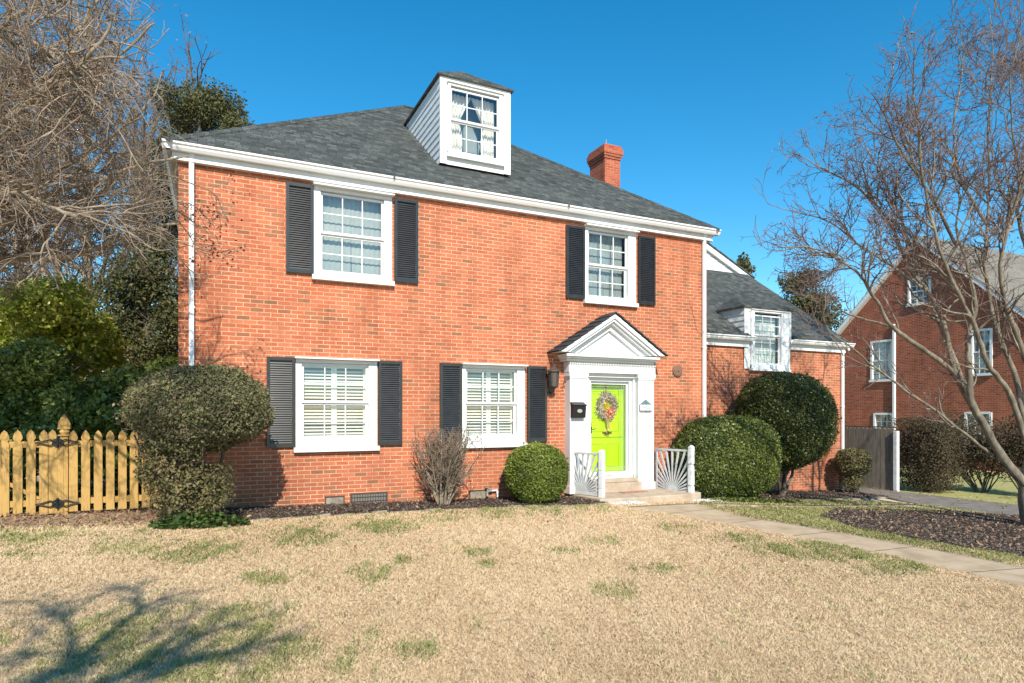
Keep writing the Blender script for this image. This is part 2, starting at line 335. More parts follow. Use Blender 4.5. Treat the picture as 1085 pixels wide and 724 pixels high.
def blob(center, rad, n, size, rough=.06, power=2.0, zcut=None, seed=1, shell=.22, core=True, fl=.6, gaps=0.0, nscale=5.0):
    """leaf cloud in a superellipsoid: returns V,Q,tint incl. a leafy core of the same material"""
    c = np.array(center, float); rad = np.array(rad, float)
    d = rng.standard_normal((n, 3)); d /= np.linalg.norm(d, axis=1)[:, None]
    def surf(d):
        k = (np.abs(d)**power).sum(1)**(-1/power)
        rr = k*(1+rough*sm_noise(d*2.2, 1.6, seed)+rough*.6*sm_noise(d, nscale*2, seed+1))
        return rr
    rr = surf(d)
    depth = 1-shell*rng.random(n)**1.6 + rng.standard_normal(n)*.012
    P = c+d*rad*(rr*depth)[:, None]
    ns_ = max(int(n*.0022), 3); k_ = 9                                   # stray shoots that stand out of the clipped outline
    ds_ = rng.standard_normal((ns_, 3)); ds_[:, 2] = np.abs(ds_[:, 2])*.9; ds_ /= np.linalg.norm(ds_, axis=1)[:, None]
    rs0 = surf(ds_); ln_ = (.03+.09*rng.random(ns_)**2)/rad.mean()
    for j_ in range(k_):
        a_ = slice(j_*ns_, (j_+1)*ns_)
        if (j_+1)*ns_ <= n: P[a_] = c+ds_*rad*(rs0+ln_*j_/k_)[:, None]+rng.standard_normal((ns_, 3))*.010; d[a_] = ds_
    keep = np.ones(n, bool)
    if gaps: keep &= sm_noise(P, 9.0, seed+5)+.5*rng.standard_normal(n) > -1+gaps
    if zcut is not None: keep &= P[:, 2] > zcut
    P = P[keep]; nn = (d/rad)[keep]; nn /= np.linalg.norm(nn, axis=1)[:, None]
    ti = (.47+.26*sm_noise(P, 3.2, seed+9)+.12*sm_noise(P, 11.0, seed+8)+.20*rng.standard_normal(len(P))).clip(0, 1)
    V, Q, t = leaves(P, size, nrm=nn, flat=fl, tint=ti)
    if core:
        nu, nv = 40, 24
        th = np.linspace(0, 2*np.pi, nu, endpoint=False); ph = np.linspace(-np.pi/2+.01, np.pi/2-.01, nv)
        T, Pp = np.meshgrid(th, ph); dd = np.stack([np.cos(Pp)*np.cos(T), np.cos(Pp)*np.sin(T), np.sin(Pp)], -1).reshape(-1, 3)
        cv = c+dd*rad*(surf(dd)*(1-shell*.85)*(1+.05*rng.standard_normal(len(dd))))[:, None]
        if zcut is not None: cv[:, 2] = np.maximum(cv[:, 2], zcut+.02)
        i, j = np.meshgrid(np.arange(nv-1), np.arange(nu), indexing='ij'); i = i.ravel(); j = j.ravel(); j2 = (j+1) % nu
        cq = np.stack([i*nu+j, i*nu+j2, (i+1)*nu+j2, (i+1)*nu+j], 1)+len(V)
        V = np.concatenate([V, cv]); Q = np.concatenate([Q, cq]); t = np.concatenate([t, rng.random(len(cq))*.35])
    return V, Q, t
def merge(*parts):
    Vs, Qs, Ts, b = [], [], [], 0
    for V, Q, t in parts: Vs.append(V); Qs.append(Q+b); Ts.append(t); b += len(V)
    return np.concatenate(Vs), np.concatenate(Qs), np.concatenate(Ts)

def wander(p, d, length, nseg, wob, up=0.0, bias=None):
    pts = [np.array(p, float)]; d = unit(d); st = length/nseg
    for _ in range(nseg):
        d = d+rng.standard_normal(3)*wob; d[2] += up
        if bias is not None: d = d+bias
        d = unit(d); pts.append(pts[-1]+d*st)
    return np.array(pts)
def side_dir(t, ang):
    r = unit(np.cross(t, rng.standard_normal(3))); return unit(t*math.cos(ang)+r*math.sin(ang))
def spawn(pts, rads, spec, tbs, lvl, tips, ok=None):
    """spec: list of dict(n per m, len, ratio, ang, wob, up, seg, sides, tb)"""
    if lvl >= len(spec): tips.append(pts[-1]); return
    s = spec[lvl]; seglen = np.linalg.norm(np.diff(pts, axis=0), axis=1); tot = seglen.sum(); cum = np.concatenate([[0], np.cumsum(seglen)])
    cnt = max(1, int(s['n']*tot*(1-s.get('t0', .2))+rng.random()))
    for _ in range(cnt):
        u = tot*(s.get('t0', .2)+(1-s.get('t0', .2))*rng.random()); i = min(np.searchsorted(cum, u)-1, len(pts)-2); i = max(i, 0)
        f = (u-cum[i])/(seglen[i]+1e-9); p = pts[i]*(1-f)+pts[i+1]*f; r0 = rads[i]*(1-f)+rads[i+1]*f
        t = unit(pts[i+1]-pts[i]); ln = s['len']*(.55+.9*rng.random())*(1.15-.5*u/tot)
        d = side_dir(t, s['ang']*(.7+.6*rng.random()))
        q = wander(p, d, ln, s['seg'], s['wob'], s['up'], s.get('bias'))
        if ok is not None and not ok(q[-1]): continue
        ra = min(r0*.75, s['r']); rr = np.linspace(ra, max(ra*.35, s.get('rmin', .0015)), len(q))
        tbs[s['tb']].tube(q, rr, s['sides'])
        spawn(q, rr, spec, tbs, lvl+1, tips, ok)

# ------------------------------------------------------------------ ground, paths, beds (structure)
def struct(o): o['kind'] = 'structure'; return o
def ground():
    xs = np.unique(np.concatenate([np.linspace(-400, -30, 12), np.linspace(-30, -8, 23), np.arange(-8, 20, .25), np.linspace(20, 60, 41), np.linspace(60, 500, 12)]))
    ys = np.unique(np.concatenate([np.linspace(-300, -16, 10), np.arange(-16, 4, .5), np.linspace(4, 60, 29), np.linspace(60, 700, 12)]))
    X, Y = np.meshgrid(xs, ys, indexing='ij'); Z = gz(X)
    V = np.stack([X, Y, Z], -1).reshape(-1, 3); nx, ny = len(xs), len(ys)
    i, j = np.meshgrid(np.arange(nx-1), np.arange(ny-1), indexing='ij'); i = i.ravel(); j = j.ravel()
    Q = np.stack([i*ny+j, (i+1)*ny+j, (i+1)*ny+j+1, i*ny+j+1], 1)
    struct(finish('lawn_ground', V, Q, LAWN, smooth=True))
ground()
def sheet(name, e1, e2, off, m, side=.0, du=.2):
    """surface between two edge polylines, draped over the ground, with a small side drop"""
    def res(e, n):
        e = np.array(e, float); sl_ = np.linalg.norm(np.diff(e, axis=0), axis=1); c = np.concatenate([[0], np.cumsum(sl_)])/sl_.sum()
        t = np.linspace(0, 1, n); return np.stack([np.interp(t, c, e[:, 0]), np.interp(t, c, e[:, 1])], 1)
    n = max(int(max(np.linalg.norm(np.diff(np.array(e), axis=0), axis=1).sum() for e in (e1, e2))/du), 3)
    a, b = res(e1, n), res(e2, n); k = max(int(np.linalg.norm(a-b, axis=1).max()/du), 2)
    t = np.linspace(0, 1, k)[None, :, None]; P = a[:, None, :]*(1-t)+b[:, None, :]*t
    Z = gz(P[..., 0])+off; V = np.concatenate([P, Z[..., None]], -1)
    lo = V.copy(); lo[..., 2] -= off+.06
    V = np.concatenate([lo[:, :1], V, lo[:, -1:]], 1); k += 2
    e0 = V[:1].copy(); e0[..., 2] -= off+.06; e9 = V[-1:].copy(); e9[..., 2] -= off+.06
    V = np.concatenate([e0, V, e9], 0); n += 2
    i, j = np.meshgrid(np.arange(n-1), np.arange(k-1), indexing='ij'); i = i.ravel(); j = j.ravel()
    Q = np.stack([i*k+j, (i+1)*k+j, (i+1)*k+j+1, i*k+j+1], 1)
    pa, pb, pc = V.reshape(-1, 3)[Q[len(Q)//2, :3]]
    if np.cross(pb-pa, pc-pa)[2] < 0: Q = Q[:, ::-1]
    return struct(finish(name, V.reshape(-1, 3), np.ascontiguousarray(Q), m))
# front walk: from the stoop to the lower right, in concrete slabs
far = [G(737, 534.5), G(762, 542), G(785, 548.3), G(880, 564), G(977, 582), G(1085, 603), G(1250, 640)]
near = [G(662, 538.5), G(715, 547), G(780, 558.5), G(850, 572), G(937, 589.5), G(1085, 624), G(1250, 672)]
WALK = (near, far)
sheet('front_walk', near, far, .025, CONC)
JOINT = mat('walk_joint_grit', (.10, .08, .06), .95)
nr_, fa_ = np.array(near, float), np.array(far, float)
cl_ = np.linalg.norm(np.diff(nr_, axis=0), axis=1); cc_ = np.concatenate([[0], np.cumsum(cl_)])
for q in np.arange(1.0, cc_[-1], 1.15):                 # joints square across the walk
    i_ = min(int(np.searchsorted(cc_, q))-1, len(nr_)-2); f_ = (q-cc_[i_])/cl_[i_]; p = nr_[i_]*(1-f_)+nr_[i_+1]*f_; d = unit(nr_[i_+1]-nr_[i_]); n_ = np.array([-d[1], d[0]])
    best = None
    for k in range(len(fa_)-1):
        a_, b_ = fa_[k], fa_[k+1]; M_ = np.array([[n_[0], -(b_-a_)[0]], [n_[1], -(b_-a_)[1]]]); r_ = np.linalg.solve(M_, a_-p)
        if -.01 <= r_[1] <= 1.01 and r_[0] > 0: best = r_[0]; break
    if best is None: continue
    m = []; 
    for (a_, b_) in ((0, -.007), (0, .007), (best, .007), (best, -.007)): x_ = p+n_*a_+d*b_; m.append((x_[0], x_[1], float(gz(x_[0]))+.0285))
    struct(finish('walk_joint', m, [(0, 1, 2, 3)], JOINT))
sheet('garden_path', [(9.4, -1.62), (12, -1.66), (15.9, -1.62)], [(9.4, -2.0), (12, -2.05), (16.1, -2.1)], .022, CONC)
DRV_L = [(16.1, -24), (16.1, -3), (16.3, -1.2), (17.0, .2), (17.35, 1.4), (17.35, 14)]; DRV_R = [(18.5, -24), (18.5, -3), (18.5, -1.2), (18.5, .2), (18.5, 1.4), (18.5, 14)]
sheet('driveway', DRV_L, DRV_R, .03, ASPH)
BED_E = [(.1, -1.55), (1.2, -1.28), (2.5, -1.12), (4.2, -1.08), (5.6, -1.15), (6.8, -1.3), (7.35, -1.2)]
sheet('front_mulch_bed', [(u, .1) for u, v in BED_E], BED_E, .03, MULCH)
sheet('side_mulch_bed', [(9.6, .1), (10.7, .1), (10.9, 1.3), (14, 1.3), (17.3, 1.3)], [(9.75, -1.2), (11, -1.35), (12.5, -1.0), (14.5, -.75), (17.0, -.35)], .03, MULCH)
tm_f = [G(885, 541), G(940, 542.5), G(1010, 543.5), G(1085, 548), G(1200, 556)]
tm_n = [G(868, 549), G(905, 561), G(985, 576), G(1085, 592), G(1200, 605)]
sheet('tree_mulch_ring', tm_n, tm_f, .02, MULCH)
sheet('soil_strip', [(-8, .6), (-4, .6), (-.2, .6)], [(-8, -.9), (-4, -.75), (.2, -1.35)], .012, EARTH)
def inpoly(P, poly):
    x, y = P[:, 0], P[:, 1]; r = np.zeros(len(P), bool); n = len(poly)
    for i in range(n):
        x1, y1 = poly[i]; x2, y2 = poly[(i+1) % n]
        c = ((y1 > y) != (y2 > y)) & (x < (x2-x1)*(y-y1)/((y2-y1) if y2 != y1 else 1e-9)+x1); r ^= c
    return r
POLY_WALK = [tuple(q) for q in near]+[tuple(q) for q in far[::-1]]
POLY_TM = [tuple(q) for q in tm_n]+[tuple(q) for q in tm_f[::-1]]
POLY_BED = [(u, v) for u, v in BED_E]+[(7.4, .2), (.1, .2)]
POLY_BED2 = [(9.75, -1.2), (11, -1.35), (12.5, -1.0), (14.5, -.75), (17.0, -.35), (17.3, 1.3), (10, 1.3)]
POLY_DRV = DRV_L+DRV_R[::-1]
POLY_PATH = [(9.4, -1.6), (16, -1.6), (16.1, -2.1), (9.4, -2.02)]

# ------------------------------------------------------------------ the brick house
house = root('brick_house', 'two-storey orange-red brick house with black shutters, white trim and a lime green front door', 'house', (0, 0, 0))
H1 = 5.72; UR = 10.90; VD = 10.4; VW = 1.2; UW = 17.16; HW = 3.50
def wall_grid(mb, axis, c, a0, a1, z0, z1, holes, depth=.28, rev=True):
    """wall face in plane y=c (axis 'x') with rectangular holes and their reveals"""
    as_ = sorted({a0, a1}|{h[0] for h in holes}|{h[1] for h in holes}); zs = sorted({z0, z1}|{h[2] for h in holes}|{h[3] for h in holes})
    for i in range(len(as_)-1):
        for j in range(len(zs)-1):
            am, zm = (as_[i]+as_[i+1])/2, (zs[j]+zs[j+1])/2
            if any(h[0] < am < h[1] and h[2] < zm < h[3] for h in holes): continue
            p = [(as_[i], zs[j]), (as_[i+1], zs[j]), (as_[i+1], zs[j+1]), (as_[i], zs[j+1])]
            mb.add([(a, c, z) for a, z in p], [(0, 1, 2, 3)])
    for h in holes:
        x0, x1, y0, y1 = h; d = depth
        mb.add([(x0, c, y0), (x0, c+d, y0), (x0, c+d, y1), (x0, c, y1)], [(0, 1, 2, 3)])
        mb.add([(x1, c, y0), (x1, c+d, y0), (x1, c+d, y1), (x1, c, y1)], [(3, 2, 1, 0)])
        mb.add([(x0, c, y0), (x1, c, y0), (x1, c+d, y0), (x0, c+d, y0)], [(0, 1, 2, 3)])
        mb.add([(x0, c, y1), (x1, c, y1), (x1, c+d, y1), (x0, c+d, y1)], [(3, 2, 1, 0)])
# windows given by the outer edge of their casings (x0, x1, z of sill bottom, z of head top), glass inset
WINS = [ # u0, u1, z0, z1, glass u0, glass u1, glass z0, glass z1, meeting rail z
    (U(313), U(399.3), .93, 2.56, U(321.6), U(388.2), 1.18, 2.43, 1.78, 'louvre', 'lower window beside the dome-shaped shrub, with white plantation blinds'),
    (U(489.2), U(555.5), .93, 2.56, U(495), U(545.7), 1.18, 2.43, 1.78, 'louvre', 'lower window nearest the front door, with white plantation blinds'),
    (U(332.3), U(415), 3.91, 5.56, U(341.6), U(404.8), 4.11, 5.42, 4.74, 'curtain', 'upper window nearest the left corner, with pale curtains'),
    (U(619), U(672.9), 3.91, 5.56, U(624), U(663.5), 4.11, 5.42, 4.74, 'curtain', 'upper window above the front door, with grey curtains')]
DV = .15                                    # plane of the entry door
door_x0, door_x1 = U(622, -.02), U(668.5, -.02)
DZ0, DZ1 = .26, 2.36
holes = [(a[0]+.06, a[1]-.06, a[2]+.08, a[3]-.06) for a in WINS]+[(door_x0, door_x1, DZ0, DZ1)]
mb = MB(); wall_grid(mb, 'x', 0, 0, UR, -.6, H1, holes)
mb.add([(0, 0, -.6), (0, 0, H1), (0, VD, H1), (0, VD, -.6)], [(0, 1, 2, 3)])
mb.add([(UR, 0, -.8), (UR, VD, -.8), (UR, VD, H1), (UR, 0, H1)], [(0, 1, 2, 3)])
mb.add([(0, VD, -.6), (0, VD, H1), (UR, VD, H1), (UR, VD, -.6)], [(0, 1, 2, 3)])
mb.build('wall', BR, house)
# ceilings and floors keep daylight out of the rooms
mb = MB(); mb.box(.05, UR-.05, .3, VD-.05, 2.85, 3.0); mb.box(.05, UR-.05, .3, VD-.05, 5.62, 5.68); mb.box(.05, UR-.05, .3, VD-.05, .0, .06)
mb.box(.05, UR-.05, 3.6, 3.7, .07, 2.84); mb.box(.05, UR-.05, 3.6, 3.7, 3.01, 5.61); mb.build('interior_wall', ROOMDARK, house)

def window(par, g, v, wname='window'):
    u0, u1, z0, z1, gu0, gu1, gz0, gz1, zr, kind, lab = g
    m = MB(); f = v-.035; b = v+.10
    # casing: two side boards, head with a small crown, sill
    m.box(u0, gu0-.035, f, b, z0+.085, z1-.09); m.box(gu1+.035, u1, f, b, z0+.085, z1-.09)
    m.box(u0, u1, f-.004, b, z1-.088, z1-.03); m.box(u0-.02, u1+.02, f-.115, b, z1-.028, z1)
    m.box(u0, u1, f-.002, b, z0+.087, gz0-.05)
    win = m.build('window', WHITE, par, bevel=.004); win['label'] = lab
    MB().box(u0-.035, u1+.035, f-.06, v+.02, z0, z0+.084).build('sill', WHITE, win, bevel=.006)
    for (za, zb, dv, nm) in ((zr, gz1+.035, .02, 'upper_sash'), (gz0-.048, zr+.004, .055, 'lower_sash')):
        s = MB(); y0, y1 = v+dv, v+dv+.032; lo = za
        s.box(gu0-.034, gu0+.008, y0, y1, za, zb); s.box(gu1-.008, gu1+.034, y0, y1, za, zb)
        s.box(gu0+.009, gu1-.009, y0-.001, y1, za, za+(.045 if nm == 'upper_sash' else .05)); s.box(gu0+.009, gu1-.009, y0-.001, y1, zb-.04, zb)
        w_ = (gu1-gu0)/3; zl, zh = za+.045, zb-.04
        for k in (1, 2): s.box(gu0+k*w_-.009, gu0+k*w_+.009, y0+.006, y1-.006, zl, zh)
        s.box(gu0+.009, gu1-.009, y0+.008, y1-.008, (zl+zh)/2-.009, (zl+zh)/2+.009)
        s.build(nm, WHITE, win)
        gm = MB(); yy = v+dv+.018; gm.add([(gu0, yy, za+.03), (gu1, yy, za+.03), (gu1, yy, zb-.03), (gu0, yy, zb-.03)], [(0, 1, 2, 3)])
        gm.build('pane', GLASS, win)
    yb = v+.17
    if kind == 'louvre':
        bm_ = MB(); mid = (gu0+gu1)/2; zb, zt = gz0-.04, gz1+.03
        for (a, c) in ((gu0-.02, mid-.002), (mid+.002, gu1+.02)):
            bm_.box(a, a+.045, yb-.014, yb+.014, zb, zt); bm_.box(c-.045, c, yb-.014, yb+.014, zb, zt)
            for (q, r_) in ((zb, zb+.07), (zt-.06, zt), (zr-.03, zr+.03)): bm_.box(a+.046, c-.046, yb-.013, yb+.013, q, r_)
            z = zb+.10
            while z < zt-.08:
                if abs(z-zr) > .05: bm_.obox(((a+c)/2, yb, z), ((c-a)/2-.047, 0, 0), (0, .024, .017), (0, -.0025, .0035))
                z += .058
        bm_.build('plantation_blind', BLIND, win)
    else: drape(win, gu0-.03, gu1+.03, gz0-.05, gz1+.04, yb+.02, SHADE if gu0 < 5 else GREYCURT, straight=True)
    return win
def drape(par, u0, u1, z0, z1, y, m, straight=False, name='curtain'):
    """two pleated curtain panels, hanging straight or tied back"""
    V, Q = [], []; nz_, nx_ = 24, 40
    for side in (0, 1):
        b0 = len(V); wd = (u1-u0)
        for i in range(nz_+1):
            t = i/nz_; z = z1+(z0-z1)*t
            if straight: wdt = .502-.018*side*t
            else: wdt = .5-.29*min(t/.5, 1) if t < .5 else .27+.05*math.sin((t-.5)*6)-.02*side
            wdt = max(wdt, .06)
            for j in range(nx_+1):
                s = j/nx_; uu = s*wdt*wd
                u = u0+uu if side == 0 else u1-uu
                V.append((u, y+(.006 if straight else .022)*math.sin(s*38+side)+(.0 if straight else .01)*math.sin(s*13+t*3)+side*.004, z))
        for i in range(nz_):
            for j in range(nx_): a = b0+i*(nx_+1)+j; Q.append((a, a+1, a+nx_+2, a+nx_+1))
    return finish(name, V, Q, m, par, smooth=True)
for g in WINS: window(house, g, 0)

def ext_shutter(par, u0, u1, z0, z1, v, lab=None):
    m = MB(); f, b = v-.055, v-.008; s = .05
    m.box(u0, u0+s, f, b, z0, z1); m.box(u1-s, u1, f, b, z0, z1)
    m.box(u0+s+.001, u1-s-.001, f+.002, b, z0, z0+.07); m.box(u0+s+.001, u1-s-.001, f+.002, b, z1-.055, z1)
    z = z0+.09
    while z < z1-.065:
        hw = (u1-u0)/2-s-.001; m.obox(((u0+u1)/2, v-.038, z-.009), (hw, 0, 0), (0, .0031, .0105), (0, -.003, .0009)); m.obox(((u0+u1)/2, v-.0275, z+.0095), (hw-.0005, 0, 0), (0, .0085, .0085), (0, -.002, .002)); z += .0385
    m.box(u0+s+.001, u1-s-.001, b-.004, b-.001, z0+.071, z1-.056)
    o = m.build('shutter', BLACK, par)
    if lab: o['label'] = lab
    return o
for (a, b, z0, z1) in ((302.9, 332.0, 4.0, 5.53), (417.4, 442.5, 4.0, 5.53), (599, 618.6, 3.99, 5.50), (675.3, 693, 3.99, 5.50),
                       (282.4, 312.3, 1.02, 2.55), (400.3, 425.5, 1.02, 2.55), (465.5, 488.6, 1.02, 2.55), (558, 578.3, 1.02, 2.55)):
    ext_shutter(house, U(a), U(b), z0, z1, 0)

# eaves: frieze, soffit, gutter
EU0, EU1, EV0, EV1, EZ = -.19, UR+.19, -.21, VD+.2, 5.85
def ring(mb, o, z0, z1, inner=0.0):
    """board running round the main walls, standing o proud"""
    mb.box(-o, UR+o, -o, -inner, z0, z1); mb.box(-o, UR+o, VD+inner, VD+o, z0, z1)
    mb.box(-o, -inner, -inner+.001, VD+inner-.001, z0, z1); mb.box(UR+inner, UR+o, -inner+.001, VD+inner-.001, z0, z1)
m = MB(); ring(m, .085, 5.60, 5.735, .001); ring(m, .10, 5.60, 5.625, .0855); m.build('frieze', WHITE, house)
m = MB(); m.box(EU0+.06, EU1-.06, EV0+.06, EV1-.06, 5.737, 5.80); m.build('soffit', WHITE, house)
def gutter(par, p0, p1, out, z, name='gutter'):
    """K-style gutter from p0 to p1 (xy), out = outward unit xy; z = top"""
    p0, p1, out = (np.array(q, float) for q in (p0, p1, out))
    prof = [(0, 0), (0, -.115), (.055, -.115), (.085, -.075), (.092, -.05), (.118, -.028), (.118, 0), (.106, 0), (.106, -.02), (.08, -.05), (.05, -.10), (.012, -.10), (.012, 0)]
    V, Q = [], []; k = len(prof)
    for p in (p0, p1):
        for (a, b) in prof: V.append((p[0]+out[0]*a, p[1]+out[1]*a, z+b))
    for i in range(k): Q.append((i, (i+1) % k, k+(i+1) % k, k+i))
    Q += [tuple(range(k)), tuple(range(k, 2*k))[::-1]]
    o = finish(name, V, Q, GUTTER, par); return o
GV = EV0+.085
gutter(house, (EU0-.03, GV), (EU1+.03, GV), (0, -1), EZ-.01)
gutter(house, (EU0+.085, EV0), (EU0+.085, EV1), (-1, 0), EZ-.01); gutter(house, (EU1-.085, EV0), (EU1-.085, EV1), (1, 0), EZ-.01)
# gutter joints
for x in (418, 603): u = U(x, EV0-.04); MB().box(u-.02, u+.02, GV-.124, GV-.118, EZ-.055, EZ-.008).build('gutter_clip', BRONZE, house)
def downspout(par, u, z0, z1, v=-.02, w_=.038, kick=0, m_=GUTTER):
    m = MB(); m.box(u-w_, u+w_, v-.065, v, z0+.12, z1-.1)
    m.obox((u, v-.05, z1-.06), (w_-.001, 0, 0), (0, -.03, .0), (0, -.02, .08))
    if kick: m.obox((u+kick*.09, v-.035, z0+.06), (.11, 0, -.05), (0, .03, 0), (.02, 0, .04))
    else: m.obox((u, v-.12, z0+.08), (w_-.002, 0, 0), (0, .10, .05), (0, -.02, .035))
    for z in (z0+1.1, (z0+z1)/2+.4): m.box(u-w_-.012, u+w_+.012, v-.068, v-.001, z, z+.03)
    return m.build('downspout', m_, par, bevel=.006)
downspout(house, U(203), .0, 5.76, v=-.021); downspout(house, U(744.3), -.35, 5.76, v=-.021)

# main hip roof
AU0, AU1, AV, AZ = 5.15, 5.72, 5.2, 9.84
m = MB(); e = [(EU0, EV0, EZ), (EU1, EV0, EZ), (EU1, EV1, EZ), (EU0, EV1, EZ)]; a = (AU0, AV, AZ); b = (AU1, AV, AZ)
m.add(e+[a, b], [(0, 1, 5, 4), (1, 2, 5), (2, 3, 4, 5), (3, 0, 4), (3, 2, 1, 0)])
el = [(x, y, z-.045) for x, y, z in e]
m.add(e+el, [(0, 4, 5, 1), (1, 5, 6, 2), (2, 6, 7, 3), (3, 7, 4, 0)])
roof = m.build('roof', SH, house)
m = MB()
for p, q in ((e[0], a), (e[1], b), (e[2], b), (e[3], a), (a, b)):
    p, q = np.array(p), np.array(q); n_ = max(int(np.linalg.norm(q-p)/.22), 2); d = (q-p)/n_
    s_ = unit(np.cross(d, (0, 0, 1)))
    for i in range(n_):
        c = p+d*(i+.5)+np.array([0, 0, .012+.006*(i % 2)])
        for sg in (-1, 1): m.obox(c+s_*sg*.055+np.array([0, 0, -.028]), d*.56, s_*sg*.06+np.array([0, 0, -.038]), (0, 0, .005))
m.build('hip_cap', SH, roof)
# plumbing vent and chimney
ch = MB(); cu0, cu1, cv0, cv1 = 10.75, 11.28, 4.0, 4.8
ch.box(cu0, cu1, cv0, cv1, -.6, 9.0)
for i, (o, z0, z1) in enumerate(((.025, 9.001, 9.07), (.05, 9.071, 9.14), (.07, 9.141, 9.28), (.045, 9.281, 9.35), (.02, 9.351, 9.40))): ch.box(cu0-o, cu1+o, cv0-o, cv1+o, z0, z1)
cho = ch.build('chimney', BRC, house)
m = MB(); m.box(cu0+.03, cu1-.03, cv0+.03, cv1-.03, 9.401, 9.43); m.tube([(11.0, 4.3, 9.42), (11.0, 4.3, 9.68)], .012, 6); m.build('chimney_cap', CONCD, cho)

# attic dormer
def dormer(par, u0, u1, vf, zb, zt, vback, peak, pv, g, kind, siding_z, name_label, rr):
    """boxy dormer: hipped cap, sided cheeks running back into the roof; rr(z) = y where the main roof reaches z"""
    m = MB()
    # front board around the window opening
    wu0, wu1, wz0, wz1 = g[0]+.05, g[1]-.05, g[2]+.05, g[3]-.05
    f = MB(); wall_grid(f, 'x', vf, u0, u1, zb, zt, [(wu0, wu1, wz0, wz1)], .12)
    dm = f.build('dormer', WHITE, par); dm['label'] = name_label
    c = MB()
    c.box(u0-.015, u0+.13, vf-.025, vf-.001, zb, zt); c.box(u1-.13, u1+.015, vf-.025, vf-.001, zb, zt)
    c.box(u0+.131, u1-.131, vf-.022, vf-.001, zt-.14, zt-.002)
    c.build('corner_board', WHITE, dm)
    n_ = int((zt-zb)/.15)+1
    for (u, sg) in ((u0, -1), (u1, 1)):
        s = MB()
        for i in range(n_):
            z0 = zb+i*.15; z1 = min(z0+.15, zt)
            ya, yb_ = rr(z0)+.1, rr(z1)+.1
            s.add([(u+sg*.022, vf, z0), (u+sg*.022, max(ya, vf+.01), z0), (u+sg*.004, max(yb_, vf+.02), z1), (u+sg*.004, vf, z1)], [(0, 3, 2, 1) if sg > 0 else (0, 1, 2, 3)])
            s.add([(u+sg*.022, vf, z0), (u, vf, z0), (u, max(ya, vf+.01), z0), (u+sg*.022, max(ya, vf+.01), z0)], [(0, 1, 2, 3)])
        s.build('siding', WHITE2, dm)
    o = .07; ry = rr(zt)+.05; A_ = (u0-o, vf-o, zt); B_ = (u1+o, vf-o, zt); C_ = (u1+o, ry, zt); D_ = (u0-o, ry, zt)
    P_ = ((u0+u1)/2, pv, peak); R_ = ((u0+u1)/2, rr(peak)+.1, peak)
    r = MB(); t = .045
    r.add([A_, B_, C_, D_, P_, R_], [(0, 1, 4), (1, 2, 5, 4), (3, 0, 4, 5), (3, 2, 1, 0)])
    lo = [(x, y, z-t) for x, y, z in (A_, B_, C_, D_)]
    r.add([A_, B_, C_, D_]+lo, [(0, 4, 5, 1), (1, 5, 6, 2), (3, 7, 4, 0), (4, 7, 6, 5)])
    r.build('dormer_roof', SH, dm)
    return dm
def dwin(dm, g, v, curtain):
    """window set in a dormer: all its pieces are sub-parts of the dormer"""
    u0, u1, z0, z1, gu0, gu1, gz0, gz1, zr = g
    m = MB(); f = v-.045; b = v+.09
    m.box(u0, gu0-.03, f, b, z0+.06, z1-.07); m.box(gu1+.03, u1, f, b, z0+.06, z1-.07); m.box(u0, u1, f-.003, b, z1-.069, z1-.02)
    m.box(u0-.015, u1+.015, f-.035, b, z1-.019, z1); m.box(u0, u1, f-.002, b, z0+.061, gz0-.045); m.box(u0-.03, u1+.03, f-.04, v+.02, z0, z0+.06)
    m.build('casing', WHITE, dm, bevel=.004)
    s = MB(); w_ = (gu1-gu0)/3
    for (za, zb, dv) in ((zr, gz1+.03, .0), (gz0-.044, zr+.004, .033)):
        y0, y1 = v+dv, v+dv+.03
        s.box(gu0-.03, gu0+.006, y0, y1, za, zb); s.box(gu1-.006, gu1+.03, y0, y1, za, zb); s.box(gu0+.007, gu1-.007, y0-.001, y1, za, za+.042); s.box(gu0+.007, gu1-.007, y0-.001, y1, zb-.035, zb)
        for k in (1, 2): s.box(gu0+k*w_-.009, gu0+k*w_+.009, y0+.006, y1-.006, za+.043, zb-.036)
        zm = (za+zb)/2; s.box(gu0+.007, gu1-.007, y0+.008, y1-.008, zm-.009, zm+.009)
    s.build('sash', WHITE, dm)
    p = MB()
    for (za, zb, dv) in ((zr, gz1, .016), (gz0, zr, .049)): p.add([(gu0, v+dv, za), (gu1, v+dv, za), (gu1, v+dv, zb), (gu0, v+dv, zb)], [(0, 1, 2, 3)])
    p.build('pane', GLASS, dm)
    curtain()
vD = .80; dz = lambda x, y: Zz(x, y, vD)
rrM = lambda z: EV0+(z-EZ)*(AV-EV0)/(AZ-EZ)
DU0, DU1 = U(466.5, vD), U(539.8, vD)
gD = (U(474, vD), U(532, vD), dz(503, 182)+.0, dz(503, 94)+.03, U(478.5, vD), U(527, vD), dz(503, 173), dz(503, 99), dz(503, 136.5))
zbD, ztD = 6.66, 8.46
gD = (gD[0], gD[1], 6.80, 8.33, gD[4], gD[5], 6.98, 8.20, 7.58)
dm = dormer(house, DU0, DU1, vD, zbD, ztD, 3, 9.08, 1.6, gD, 'lace', .15, 'attic dormer with white siding and lace curtains', rrM)
dwin(dm, gD, vD, lambda: drape(dm, gD[4]-.02, gD[5]+.02, gD[6]-.03, gD[7]+.02, vD+.2, CREAM))
m = MB(); m.box(DU0+.03, DU1-.03, vD+.55, vD+.6, zbD+.3, ztD); m.build('inner_wall', GREYCURT, dm)

